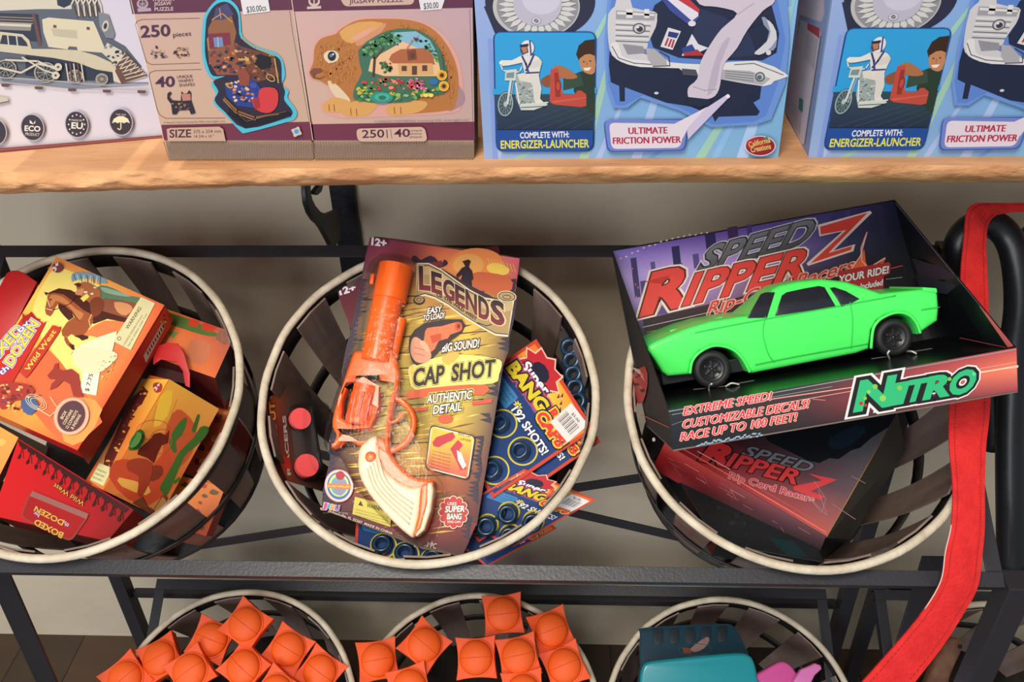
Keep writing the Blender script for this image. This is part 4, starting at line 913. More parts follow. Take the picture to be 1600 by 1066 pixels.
# ---- back right boxes
W4 = F3((265, 486, .0), (368, 521, -.012), (252, 538, .004))
t = thing('wild_west_box', tuple(W4(300, 540)), 'orange toy box with a sideways green cactus, behind the large yellow box', 'toy box')
Q4 = [(240, 476), (368, 521), (336, 591), (208, 546)]
carton(t, W4, Q4, .085, '#4a1214', rough=.4)
a = Art(W4)
a.grid(Q4, [['e89a3c', 'c8502c', '9c5a4c'], ['d86a3c', 'e07a44', 'b85a40'], ['d8703c', 'e08044', 'd86a38']])
a.p('4f6a30', '240,478 268,490 300,500 334,518 340,526 318,524 286,514 262,504', 2); a.p('c03a24', '296,498 312,502 308,512 294,508'); a.p('c03a24', '318,504 340,512 330,520 314,514'); a.p('6a8a48', '262,518 280,520 270,530'); a.p('c07050', '300,530 330,540 318,570 292,560', 2); a.p('8a5a48', '344,516 364,522 352,540 336,530')
a.ln('a86a58', '346,520 348,532 366,524', .9)
a.build('printed_face', t)
W5 = F3((318, 612, -.10), (372, 633, -.10), (330, 700, -.11))
t = thing('wild_west_box', tuple(W5(340, 680)), 'orange and red toy box low in the left basket, right of the cactus box', 'toy box')
Q5 = [(300, 606), (374, 634), (350, 722), (262, 812)]
Q5 = [(306, 606), (376, 634), (340, 760), (262, 730)]
carton(t, W5, Q5, .06, '#6a1818', rough=.4)
a = Art(W5); a.grid(Q5, [['b8502c', 'c8683c'], ['8a2a20', 'b04a2c'], ['c8502c', 'd88038']]); a.blobs(Q5, ['6a1c18', '8a3020', 'd8803c', '4a1414'], 26, 4, 9, 39); a.build('printed_face', t)  # print colours darkened to paint in the shade low in the basket
W8 = F3((300, 720, -.09), (430, 740, -.1), (330, 850, -.11))
t = thing('wild_west_box', tuple(W8(330, 800)), 'orange toy box at the bottom of the left basket, seen through the slats', 'toy box')
Q8 = [(262, 738), (352, 762), (322, 838), (232, 812)]
carton(t, W8, Q8, .03, '#a82018', rough=.4)
a = Art(W8); a.grid(Q8, [['e09038', 'd87830'], ['e08034', 'b84024']]); a.blobs(Q8, ['8a3020', 'c8a040', '6a4a28', 'b03a20'], 24, 4, 9, 40); a.build('printed_face', t)
# red gift handle standing between the boxes
HP = F3((247, 540, .016), (297, 580, .012), (290, 609, .008))
t = thing('red_carton', tuple(HP(270, 590)), 'red handled carton with an open arched grip between the cactus boxes', 'toy box')
me = traced(HP, ['240,556 246,541 262,536 278,537 288,552 297,584 297,606 290,603 286,580 276,566 252,562 240,570'], .0022, .0004, o=HP(270, 570)); link('handle', me, t, m_redc)
link('carton', prism([HP(244, 560, -.03), HP(296, 580, -.03), HP(290, 600, -.03), HP(236, 590, -.03)], -HP.n*.02, .001), t, mat('card_deep_red', '#3a0c10', .8))

# ================================================================== BASKET 2: CARDED CAP GUN
LG = F3((578, 372, .050), (812, 405, .044), (615, 850, -.016))
t = thing('carded_cap_gun', tuple(LG(620, 780)), 'x', 'toy gun')
t['label'] = 'large blister card holding an orange and white toy revolver, resting across the middle basket'
EDGE = [(590, 370), (640, 376), (700, 386), (790, 399), (808, 403), (812, 412), (808, 436), (804, 456), (808, 468), (803, 500), (796, 528), (795, 548), (786, 572), (783, 590), (778, 604), (779, 618), (766, 648), (770, 664), (757, 684), (752, 712), (754, 734), (748, 756), (748, 790), (738, 812), (735, 826), (733, 846), (722, 870), (700, 866), (660, 858), (610, 838), (560, 818), (503, 796), (504, 770), (511, 740), (516, 716), (514, 690), (522, 660), (528, 632), (534, 604), (534, 580), (540, 548), (552, 500), (560, 460), (566, 430), (572, 396), (577, 378), (582, 371)]
M_ = frame(LG(650, 600), CR, LG.n); Mi = M_.inverted()
me = curve_solid([[tuple((Mi @ LG(*p)).xy) for p in EDGE]], .0009, .0, smooth=False); me.transform(M_ @ Matrix.Translation((0, 0, -.0006)))
link('backing_card', me, t, mat('card_grey', '#6a5a52', .6))
a = Art(LG)
a.p('5a3a30', EDGE)
# wood planks, edge-darkened print
a.grid('570,420 806,452 745,822 508,770', [['6a4a52', 'a87044', 'd09048', 'c88848', '7a4a3c'], ['5a4458', 'e0c050', '96703a', 'e0b84c', '6c4c3c'], ['4a3a4c', 'd8bc48', '8f8238', 'e4c850', '5a4040'], ['3c3040', 'b8a848', '9c8a40', 'd0b048', '5c3c3c'], ['38283a', '947038', 'c0943c', 'b8683a', '5e3430'], ['4a2430', '8a3a2c', 'a8502c', '8a3a2a', '4a2028']])
a.grid('578,371 812,404 806,452 566,425', [['7a3450', '9a4058', 'd86a50', 'e88a58', 'd8607c'], ['7a3048', 'a04a50', 'e08048', 'e8a050', 'c85a60'], ['5a3040', 'a06a40', 'd88a48', 'c8703c', '9a4a4c']])
a.grid('508,768 745,818 722,870 503,796', [['4a2028', '7a2c2c', 'a03a2c', '7a2a28'], ['3a1420', '6a2028', '6a2024', '3a1820']])
R_ = random.Random(5)
def ins_card(x, y, P=EDGE):
    c = False
    for i in range(len(P)):
        (p, q), (e, f) = P[i-1], P[i]
        if (q > y) != (f > y) and x < (e-p)*(y-q)/(f-q)+p: c = not c
    return c
GR = {}
for k in range(720):
    x, y = R_.uniform(510, 800), R_.uniform(460, 850); L = R_.uniform(10, 52); w_ = R_.uniform(.5, 2.4); s_ = -.13+.1*math.sin(y/22)
    P = [(x, y), (x+L*.5, y+L*.5*s_-w_), (x+L, y+L*s_), (x+L*.5, y+L*.5*s_+w_*.5)]
    if all(ins_card(*q) for q in P) and ins_card(x-14, y) and ins_card(x+L+16, y+2): GR.setdefault(R_.choice(['ecd058', 'a8863a', '6a5428', 'e0bc4c', '7a5c30', 'd0ac44', '4c3a24', 'f0d868']), []).append(P)
for c, L in GR.items(): a.many(c, L)
for y0 in (470, 533, 582, 640, 700, 752, 802): a.ln('2c2018', [(566-(y0-420)*.16, y0), (640-(y0-420)*.1, y0-6), (700, y0-10), (788-(y0-420)*.15, y0-22+6)], 1.6)
# ragged dark rims of the plank print
for side in (0, 1):
    L = []
    for k in range(58):
        y = 440+k*7; b = [p for p in EDGE]; xs = [];
        for i in range(len(b)):
            (p, q), (e, f) = b[i-1], b[i]
            if (q > y) != (f > y): xs.append((e-p)*(y-q)/(f-q)+p)
        if len(xs) < 2: continue
        x = min(xs)+.6 if side == 0 else max(xs)-.6; d = 1 if side == 0 else -1
        L.append([(x, y-4), (x+d*R_.uniform(9, 20), y-2+R_.uniform(-2, 2)), (x, y+5)])
    L = [P for P in L if all(ins_card(p[0]+(.8 if side == 0 else -.8), p[1]) for p in P)]
    a.many('33283c', L)
# header: sunset and cowboy
a.el('e88a4c', 745, 412, 42, 24); a.el('e8a458', 732, 414, 24, 17); a.el('f0c858', 778, 421, 18, 9, .2); a.p('c8623c', '738,428 760,426 796,434 800,452 780,462 740,448', 2)
for k in range(9): a.ln('f0b860', [(762+k*5, 404+k*1.2), (766+k*5, 414+k*1.5)], 1)
a.p('2c1c28', '718,447 722,430 714,436 713,430 722,419 727,417 724,411 722,409 732,406 736,409 734,414 733,418 738,424 740,436 737,440 738,452 728,452 727,442 724,452')
a.p('32243c', '642,408 646,400 652,402 658,407 672,400 684,408 676,414 690,414 694,406 700,412 692,418 672,420 652,412', 2); a.p('7a2a34', '664,412 690,408 692,416 668,420'); a.p('3c2838', '690,420 730,444 780,470 806,466 800,480 760,480 700,440', 0)
# ribbon banner
BT = [(654, 414), (670, 414), (690, 424), (712, 440), (735, 456), (758, 468), (782, 472), (801, 470)]; BB = [(794, 524), (774, 522), (748, 508), (722, 492), (700, 476), (680, 465), (664, 460), (650, 464)]
a.p('e4d4b0', [(x+(-3 if i == 0 else 3 if i == 7 else 0), y-2.5) for i, (x, y) in enumerate(BT)]+[(x, y+3) for x, y in BB]); a.p('2c2028', BT+BB)
a.p('a88c5c', [(x, y+1.5) for x, y in BT]+[(x, y-1.5) for x, y in BB]); a.p('c4a878', [(x, y+3) for x, y in BT]+[(x, y+16) for x, y in BT][::-1])
a.el('e4d4b0', 792, 464, 15, 9, .1); a.el('2c2028', 792, 464, 13.5, 7.6, .1); a.el('b89c6c', 792, 464, 12, 6.4, .1); a.ring('3c2c28', 792, 465, 7, 3.6, 1.2, .1)
a.el('2c2028', 655, 470, 9, 7); a.el('a88c5c', 655, 469, 7, 5); a.ring('3c2c28', 655, 469, 4, 3, 1)
def letter(ch, x, y, w_, h, slope, col, ol): a.t(ch, [(x+.8, y), (x+w_-1.2, y+w_*slope)], h, col, bold=.04, ol=ol, up=(-h*.02, -h), grad=('7a2430', '26202c'))
LT_ = (('L', 656, 452, 17, 34, .1), ('E', 675, 456, 16, 30, .28), ('G', 693, 464, 18, 28, .42), ('E', 712, 474, 15, 28, .5), ('N', 728, 483, 18, 29, .5), ('D', 748, 495, 17, 31, .45), ('S', 768, 504, 20, 34, .25))
for ch, x, y, w_, h, sl in LT_: a.t(ch, [(x, y), (x+w_, y+w_*sl)], h, 'd8c090', bold=.07, up=(-h*.02, -h))
for ch, x, y, w_, h, sl in LT_: letter(ch, x, y, w_, h, sl, '4c2430', [])
a.t('OF THE WILD WEST', [(682, 463.5), (700, 472), (722, 487), (744, 502)], 5, '1c1418', bold=.02, up=(1, -5))
a.ln('2c2024', '746,505 760,510 768,508', 1.2); a.ln('2c2024', '666,460 676,463', 1.2)
# slogans
for P, c in (('650,486 700,480 702,504 652,508', '6a4a40'),): pass
a.t('EASY', '668,491.5 690,488', 9, 'e6e0d8', bold=.03, ol=[('2c2428', .12)], up=(1, -9)); a.t('TO LOAD!', '661,502.5 694,497.5', 8.6, 'e6e0d8', bold=.03, ol=[('2c2428', .12)], up=(1, -8.6))
a.t('BIG SOUND!', '691,551 748,543', 12.5, 'e6e0d8', bold=.03, ol=[('2c2428', .12)], up=(1.5, -12.5))
a.p('e8d878', '640,590 640,574 660,566 700,556 740,556 768,560 784,566 780,586 770,600 700,604 650,610', 3); a.p('f0b050', '690,560 712,550 718,558 700,572', 2)
a.p('d8603c', '640,612 700,604 760,602 756,618 700,616 640,624', 2)
a.t('CAP', '646,604 693,598', 27, '2a2228', bold=.035, ol=[('2a2228', .085), ('ecd860', .065)], up=(2, -26)); a.t('SHOT', '706,596 772,588', 26, '2a2228', bold=.035, ol=[('2a2228', .085), ('ecd860', .065)], up=(2, -25))
a.t('AUTHENTIC', '667,631 737,624', 14, 'e6e0d0', bold=.03, ol=[('e0c84a', .2), ('2c2020', .12)], up=(1.5, -13)); a.t('DETAIL', '677,648 721,642', 13, 'e6e0d0', bold=.03, ol=[('e0c84a', .2), ('2c2020', .12)], up=(1.5, -13))
a.p('d8503a', '640,640 668,637 668,642 640,646'); a.p('d8503a', '738,628 770,624 768,630 738,634'); a.el('e05a34', 696, 655, 12, 7)
# small hand with gun
a.p('33262c', '640,530 664,506 722,500 722,520 700,536 676,560 652,572 642,560', 2)
a.p('e8744a', '664,526 668,514 690,511 716,504 722,510 720,518 704,524 700,530 686,534 680,546 670,552 662,544', 2); a.p('c04a2c', '672,526 690,522 690,532 676,538'); a.el('c84f2e', 716, 511, 5, 7); a.el('7a2c1c', 717, 511, 2.6, 3.6)
a.p('d89878', '644,532 652,528 664,538 672,548 674,560 664,568 650,566 642,552', 3); a.ln('a86a4c', '648,544 664,548', 1); a.ln('a86a4c', '648,553 664,557', 1); a.p('e8ac88', '656,536 664,534 672,548 666,550', 2)
# ring cap inset
a.rr('2a1c20', '673,664 744,682 733,752 664,734', 8); a.rr('e8dcc0', '674,666 742,683 731.5,749.5 666,732.5', 8); a.grid('676,668 740,685 730,747 668,731', [['e8c440', 'e8c840'], ['e8b848', 'e88a4c'], ['e06a50', 'e05a4c']])
a.p('c03440', '676,692 682,684 700,678 708,676 712,684 706,690 700,692 692,696 686,700 678,698'); a.p('c03440', '704,702 716,688 724,696 718,704 728,722 729,734 720,736 712,718'); a.p('e8dcd0', '714,704 721,708 729,728 724,734 716,720'); a.t('RING CAP', '716,680 736,685', 3.6, '4a3020', bold=.01); a.t('LEVER', '720,688 736,692', 3.6, '4a3020', bold=.01)
for i in range(6): a.t('of easy loading ring cap lever', [(676-i*.7, 706+i*5), (706-i*.7, 713+i*5.4)], 2.4, '7a4030')
# uses super bang gear
for k in range(12): q = k*math.pi/6; a.el('e8dcc8', 709+18*math.cos(q), 801+20*math.sin(q), 6)
for k in range(12): q = k*math.pi/6; a.el('c03a34', 709+18*math.cos(q), 801+20*math.sin(q), 4.8)
a.el('c03a34', 709, 801, 18, 20); a.t('USES', '700,790 714,790', 4.4, 'e8dcd0', bold=.02, ol=[('5a2020', .06)]); a.t('SUPER', '696,801 726,800', 9, 'e8dcd0', bold=.04, ol=[('4a2024', .1)], up=(1, -9)); a.t('BANG', '699,812 721,812', 8.6, 'e8dcd0', bold=.04, ol=[('4a2024', .1)], up=(1, -8.6)); a.t('RING CAPS', '700,817.5 720,818', 3.6, 'e8dcd0', bold=.01)
# left bottom: round seal, logo, warning
a.el('d8a0a8', 531, 760, 22.5, 25.5, -.1); a.el('e8c8c0', 531, 760, 21, 24, -.1); a.el('3c70a8', 531, 760, 18.5, 21.5, -.1); a.el('e8d060', 531, 759, 15.6, 18, -.1); a.el('58a8b8', 531, 760, 13, 15, -.1); a.p('8a88a0', '522,752 542,752 544,764 534,776 524,770'); a.el('a83040', 533, 744, 7); a.p('d87038', '512,756 550,758 549,765 513,763'); a.t('DO NOT SWALLOW', '514,761.6 548,763', 3, 'f0d870', bold=.01)
for i, (ch, c) in enumerate(zip('JARU', ('d04a8a', '48a0c8', 'e0a030', '8a58b0'))): a.t(ch, [(505+i*6.5, 794+i*1.4), (511+i*6.5, 795+i*1.4)], 8, c, bold=.05, ol=[('e8dcdc', .1)])
a.t('Art # 972', '530,802 545,805', 2.6, 'd8c0b8'); a.t('Jacksonville, FL 32207  MADE IN CHINA', '514,800 614,836', 3.6, 'e0ccc0', bold=.01)
a.p('c8b850', '556,777 614,792 611,824 552,804', 0); a.t('WARNING', '574,793 602,800', 6, '3c3020', bold=.03); a.p('3c3020', '561,790 565,783 569,792')
for i in range(4): a.t('choking hazard small parts not for', [(557-i*.6, 797+i*4.6), (608-i*.6, 811+i*4.2)], 2.2, '6a5a30')
a.t('1 PC', '668,855 682,858', 8, 'd8ccc0'); a.t('12+', '582,385 604,388', 10.5, 'e8e0e4', bold=.05, up=(1, -10.5))
a.build('printed_face', t)

# ---- the revolver
OG = mat('orange_plastic', '#ff6a20', .36, coat=.15, sub=.03); OG2 = mat('orange_plastic_dark', '#f85c16', .38, sub=.03)
CRm = mat('cream_plastic', '#efdcb8', .4)
g = t
z = .014
def cyl_between(p0, p1, w_, hh, mesh_seg=28, flat=1.0):
    """tube whose silhouette has pixel width w_ around the px line p0-p1 on the card plane, at height hh"""
    A, B = LG(*p0, hh), LG(*p1, hh); d = (B-A).normalized(); s_ = d.cross(LG.n).normalized()
    r = w_/2*((A-EYE).dot(CF))/FPX; vs = []; n = mesh_seg
    prof = [(0, .88), (.012, 1.0), (.988, 1.0), (1, .9)]
    for f, k in prof:
        for i in range(n):
            an = 2*math.pi*i/n; vs.append(A.lerp(B, f)+(s_*math.cos(an)+LG.n*math.sin(an)*flat)*r*k)
    fs = [(i*n+j, i*n+(j+1) % n, (i+1)*n+(j+1) % n, (i+1)*n+j) for i in range(3) for j in range(n)]+[tuple(range(n)), tuple(range(3*n, 4*n))]
    return autosm(mesh(vs, fs), .7)
fr = '566,562 561,557 553,572 543,604 535,640 528,658 524,684 519,690 511,688 506,688 519,664 523,648 528,656 536,652 548,684 541,700 545,703 560,690 575,688 592,686 600,706 606,694 606,660 614,600 622,584 624,560 617,552 604,560 580,566'
fr = '560,556 552,574 540,610 528,650 526,672 532,682 530,692 524,702 526,704 536,700 544,690 556,694 566,700 588,700 608,712 614,704 612,690 618,640 624,620 628,590 622,564 616,556 600,552 576,556'
rvb = link('revolver', traced(LG, [fr, '552,604 592,613 580,668 540,658'], .024, .004, .012, sm=2), g, OG); WM[rvb.name] = WM[t.name]; g = rvb
link('muzzle', cyl_between((619, 416), (608, 470), 53, .018), g, OG)
link('barrel', cyl_between((606, 468), (587, 566), 47, .018), g, OG)
link('barrel_rod', cyl_between((626, 497), (608, 572), 20, .013), g, OG)
link('sight', traced(LG, ['584,436 590,436 588,452 582,452'], .006, .001, .018), g, OG)
dr = cyl_between((573, 603), (560, 664), 43, .015); link('cylinder', dr, g, OG2)
fl = []
for k in range(5):
    q = (k-2)*.62; A, B = LG(572, 616, .016), LG(563, 655, .016); d = (B-A).normalized(); s_ = d.cross(LG.n); r = 21.5*((A-EYE).dot(CF))/FPX
    o_ = (s_*math.sin(q)+LG.n*math.cos(q))*(r*.93); fl.append(bar(A+o_, B+o_, .0030, .0024, LG.n))
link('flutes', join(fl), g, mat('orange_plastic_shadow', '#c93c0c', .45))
link('hammer', traced(LG, ['534,676 545,690 537,700 528,704 524,702 531,690'], .010, .002, .012, sm=2), g, OG)
tg = [LG(x, y, .013) for x, y in ((610, 622), (626, 626), (640, 640), (646, 656), (644, 674), (634, 692), (618, 702), (608, 706))]
link('trigger_guard', tube(smoothpts(tg), .0034, 10), g, OG)
tr = [LG(x, y, .013) for x, y in ((608, 660), (618, 658), (627, 650), (631, 645))]
link('trigger', tube(smoothpts(tr), .0022, 8), g, OG)
link('backstrap', traced(LG, ['590,690 606,690 612,704 618,718 634,736 654,750 678,752 681,760 680,790 670,828 654,838 648,830 640,800 600,770 580,730'], .019, .004, .011, sm=2), g, OG)
link('grip', traced(LG, ['566,712 572,698 584,688 594,686 597,700 600,722 610,740 630,756 650,764 662,762 664,780 660,812 652,840 640,836 618,816 598,794 578,768 566,740'], .026, .006, .012, sm=3), g, CRm)
rg = []
for k in range(5):
    pts = [LG(x, y, .0255) for x, y in ((592-k*4.6, 716+k*4), (600-k*4.4, 744+k*4), (618-k*4, 768+k*4.2), (646-k*1.5, 788+k*8))]
    rg.append(tube(smoothpts(pts), .0009, 6))
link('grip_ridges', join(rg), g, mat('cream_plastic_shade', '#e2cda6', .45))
gc = LG(579, 714, .0245); me = lathe([(0, .002), (.004, .0018), (.0062, .0004), (.0065, -.002)], 24); me.transform(frame(gc, CR, LG.n)); link('grip_medallion', me, g, OG)
link('grip_cap', traced(LG, ['661,762 672,756 680,758 682,770 678,800 668,830 656,840 651,838 660,808'], .030, .003, .012), g, CRm)
link('grip_stripe', traced(LG, ['662,762 675,755 674,790 664,828 654,840 650,838 658,808'], .0312, .003, .012), g, OG)
# ---- clear blister
def blister(pl, P, hgt, inset=.006, m=None):
    q = smoothpts([tuple((Mi_ @ pl(*p)).xy)+(0,) for p in P], 4, True); c = sum(q, Vector())/len(q); vs = []; fs = []; n = len(q)
    for f, h in ((1.02, .0006), (1.0, .0008), (.985, hgt*.6), (.955, hgt*.93), (.90, hgt), (.45, hgt*1.02)):
        for p in q: vs.append(M2 @ Vector((c.x+(p.x-c.x)*f, c.y+(p.y-c.y)*f, h)))
    for i in range(5):
        for j in range(n): fs.append((i*n+j, i*n+(j+1) % n, (i+1)*n+(j+1) % n, (i+1)*n+j))
    fs.append(tuple(range(5*n, 6*n))); return autosm(mesh(vs, fs), 1.2)
def clear_mat():
    m = bpy.data.materials.new('clear_blister'); m.use_nodes = True; nt = m.node_tree; nt.nodes.remove(nt.nodes['Principled BSDF'])
    tr_ = nt.nodes.new('ShaderNodeBsdfTransparent'); gl = nt.nodes.new('ShaderNodeBsdfGlossy'); gl.inputs['Roughness'].default_value = .12
    fr_ = nt.nodes.new('ShaderNodeFresnel'); fr_.inputs['IOR'].default_value = 1.4; mx = nt.nodes.new('ShaderNodeMixShader')
    nz = nt.nodes.new('ShaderNodeTexNoise'); nz.inputs['Scale'].default_value = 35; bp = nt.nodes.new('ShaderNodeBump'); bp.inputs['Strength'].default_value = .5; bp.inputs['Distance'].default_value = .003
    nt.links.new(nz.outputs[0], bp.inputs['Height']); nt.links.new(bp.outputs[0], gl.inputs['Normal']); nt.links.new(bp.outputs[0], fr_.inputs['Normal'])
    tr_.inputs[0].default_value = (.97, .97, .97, 1)
    mu = nt.nodes.new('ShaderNodeMath'); mu.operation = 'MULTIPLY'; mu.inputs[1].default_value = .55; nt.links.new(fr_.outputs[0], mu.inputs[0]); nt.links.new(mu.outputs[0], mx.inputs[0]); nt.links.new(tr_.outputs[0], mx.inputs[1]); nt.links.new(gl.outputs[0], mx.inputs[2]); nt.links.new(mx.outputs[0], nt.nodes['Material Output'].inputs[0]); return m
m_clear = clear_mat()
M2 = M_; Mi_ = Mi
link('clear_blister', blister(LG, [(588, 412), (606, 402), (638, 406), (652, 418), (652, 440), (644, 490), (640, 540), (646, 580), (652, 620), (660, 660), (668, 700), (676, 740), (692, 756), (692, 800), (676, 842), (650, 852), (600, 812), (560, 766), (536, 720), (514, 706), (514, 680), (526, 640), (546, 580), (560, 540), (570, 480), (580, 430)], .036), t, m_clear)

# ---- second card underneath
L2c = F3((527, 452, .004), (779, 384, .028), (690, 700, -.035))
t = thing('carded_cap_gun', tuple(L2c(640, 560)), 'dark red blister card marked 12+ hidden beneath the toy revolver card', 'toy gun')
E2 = [(534, 443), (600, 424), (700, 398), (776, 384), (780, 388), (781, 404), (788, 470), (790, 560), (740, 640), (600, 640), (566, 560), (530, 466), (527, 454)]
M3 = frame(L2c(650, 520), CR, L2c.n); me = curve_solid([[tuple((M3.inverted() @ L2c(*p)).xy) for p in E2]], .0008, 0, smooth=False); me.transform(M3 @ Matrix.Translation((0, 0, -.0006))); link('backing_card', me, t, mat('card_maroon', '#5a1a28', .5))
a = Art(L2c); a.p('5c1626', E2); a.p('7a3038', '700,398 776,384 780,388 781,404 730,402 700,404'); a.t('12+', '532,461 556,454', 10, 'e0d8dc', bold=.05); a.build('printed_face', t)

# ---- ring cap cards
DB = mat('dark_blue_plastic', '#12324c', .3, coat=.4)
def bang(pl, Q, label, detail=1, sticker_=None, caps=()):
    t = thing('ring_cap_card', tuple(pl(*Q[3])), label, 'toy caps', 'ring cap cards in the middle basket')
    link('backing_card', prism([pl(*q) for q in Q], -pl.n*.0012), t, mat('card_grey2', '#5a5450', .6))
    def B(u, v): return tuple((Q[0][k]*(1-u)+Q[1][k]*u)*(1-v)+(Q[3][k]*(1-u)+Q[2][k]*u)*v for k in (0, 1))
    a = Art(pl)
    L = lambda *p: [B(*q) for q in p]
    a.p('c8402a', L((0, 0), (1, 0), (1, 1), (0, 1)))
    a.p('1c3a70', L((.03, .03), (.97, .03), (.97, .97), (.03, .97)))
    a.grid(L((.03, .03), (.97, .03), (.97, .34), (.03, .34)), [['d8702c', 'e8a030', 'd8702c'], ['e89a30', 'f0c040', 'e08a30'], ['2a4078', '3a5088', '1c3a70']])
    RR_ = random.Random(int(Q[0][0]))
    a.many('3a2c50', [L((x, y), (x+.035, y+.02), (x+.02, y+.04)) for x, y in [(RR_.uniform(.06, .9), RR_.uniform(.04, .14)) for _ in range(18)]])
    a.many('e8802c', [L((x, .17), (x+.03, .22+RR_.uniform(0, .06)), (x+.06, .17)) for x in [k*.075+.04 for k in range(12)]])
    cx, cy = .28, .12
    gear = lambda r: [B(cx+r*(1+(.22 if k % 2 else -.1))*math.cos(k*.349+.1), cy+r*.62*(1+(.22 if k % 2 else -.1))*math.sin(k*.349+.1)) for k in range(18)]
    a.p('e8b8a0', gear(.225), 2); a.p('b8242c', gear(.205), 2); a.p('1c1830', [B(cx+.11*math.cos(k*.6283), cy+.066*math.sin(k*.6283)) for k in range(10)])
    up = lambda s_: tuple((B(.5, .5-s_)[k]-B(.5, .5)[k]) for k in (0, 1))
    a.t('Super', L((.13, .225), (.47, .195)), 8, 'e6e4ea', bold=.035, ol=[('22243a', .13)], up=up(.075)); a.t('BANG', L((.07, .335), (.58, .30)), 12, 'd8c02c', bold=.05, ol=[('b04a70', .2), ('1c1c28', .13)], up=up(.10))
    a.rr('3a7ab0', L((.06, .40), (.36, .38), (.38, .52), (.08, .54)), 3)
    for k in range(3): a.t('caps for toy guns', L((.09, .435+k*.035), (.34, .42+k*.035)), 2, '1c3048', up=up(.018))
    a.many('d8c840', [L((.42+.06*math.cos(k), .42+.035*math.sin(k)), (.42+.03*math.cos(k+.4), .42+.02*math.sin(k+.4)), (.42, .42), (.42+.03*math.cos(k-.4), .42+.02*math.sin(k-.4))) for k in [j*.785 for j in range(8)]])
    a.t('192 SHOTS!', L((.42, .485), (.93, .47)), 6, 'e4e4ea', bold=.03, ol=[('14203c', .1)], up=up(.065))
    a.t('RING', L((.64, .245), (.93, .235)), 6, 'd83a30', bold=.05, ol=[('14203c', .24), ('e8c040', .15)], up=up(.07)); a.t('CAPS', L((.60, .345), (.95, .33)), 7, 'd83a30', bold=.05, ol=[('14203c', .24), ('e8c040', .15)], up=up(.085))
    for u, v in caps:
        p = B(u, v); q = B(u+.17, v); r = math.hypot(q[0]-p[0], q[1]-p[1])*.62; a.ring('c8b83a', p[0]+2, p[1]-2, r*1.35, r*1.3, 2.6)
    a.build('printed_face', t)
    if caps:
        ms = []
        for u, v in caps:
            p = pl(*B(u, v)); r = .011
            me = lathe([(r*.55, .001), (r, .001), (r, .010), (r*.85, .012), (r*.6, .012), (r*.55, .009), (r*.55, .001)], 24)
            me.transform(frame(p, CR, pl.n)); link('ring_cap', me, t, DB)
    if sticker_:
        a = Art(pl, base=.0014); P = L(*sticker_); a.p('dcd4d0', P)
        def C_(u, v): return tuple((P[0][k]*(1-u)+P[1][k]*u)*(1-v)+(P[3][k]*(1-u)+P[2][k]*u)*v for k in (0, 1))
        a.many('2c2a30', [[C_(x, .3), C_(x+w_, .3), C_(x+w_, .75), C_(x, .75)] for x, w_ in [(.1+k*.055, .012+.02*((k*7) % 3)/2) for k in range(14)]])
        a.t('$5.00', [C_(.3, .24), C_(.7, .24)], 4, '2c2a30', bold=.01); a.build('price_sticker', t)
    return t
CP = ((.48, .62), (.80, .60), (.48, .88), (.80, .88))
def Qc(TL, TR, V): return [TL, TR, (TR[0]+V[0], TR[1]+V[1]), (TL[0]+V[0], TL[1]+V[1])]
S1 = F3((838, 531, -.014), (930, 680, .004), (742, 596, -.030))
bang(S1, Qc((838, 530), (928, 671), (-158, 108)), 'blue ring cap card with a barcode price sticker, top card right of the toy revolver', 1, ((.68, .04), (.94, .02), (.97, .24), (.72, .27)), CP)
S1b = F3((838, 531, -.024), (930, 680, -.004), (742, 596, -.042))
bang(S1b, Qc((852, 556), (938, 690), (-120, 84)), 'ring cap card whose red edge just shows beneath the barcode-stickered card', 1, None, ())
S2_ = F3((796, 680, -.022), (870, 772, -.020), (700, 740, -.05))
bang(S2_, Qc((796, 680), (868, 770), (-120, 78)), 'ring cap card mostly covered, wedged between two others beside the revolver card', .8, None, CP)
S3_ = F3((819, 733, -.012), (930, 781, -.026), (700, 800, -.03))
bang(S3_, Qc((819, 733), (931, 781), (-128, 74)), 'ring cap card lowest in front, its corner poking out under the rim', .8, ((.72, .05), (.97, .05), (.97, .26), (.74, .28)), CP)
S5_ = F3((860, 812, -.07), (822, 836, -.07), (790, 780, -.055))
bang(S5_, Qc((800, 770), (870, 826), (-110, 60)), 'ring cap card deep in the middle basket seen through the slats', .7, None, ())
S6_ = F3((560, 838, -.035), (690, 880, -.03), (600, 780, -.045))
bang(S6_, Qc((558, 790), (700, 832), (-4, 66)), 'ring cap card showing under the bottom edge of the revolver card', .8, None, ((.30, .80), (.55, .84), (.85, .8)))
# strips of caps standing at the right of the basket
S7_ = F3((880, 520, -.02), (912, 520, -.012), (905, 660, -.03))
t = thing('ring_cap_card', tuple(S7_(900, 640)), 'ring cap card standing against the right slats showing a column of dark caps', 'toy caps')
Q7 = [(872, 512), (908, 530), (934, 660), (896, 660)]
link('backing_card', prism([S7_(*q) for q in Q7], -S7_.n*.0012), t, mat('card_dark', '#1c1014', .6))
for k in range(6):
    p = S7_(893+k*3, 545+k*21, .002); me = lathe([(.006, 0), (.0115, 0), (.0115, .010), (.0095, .012), (.006, .012), (.006, 0)], 20); me.transform(frame(p, CR, S7_.n)); link('ring_cap', me, t, DB)
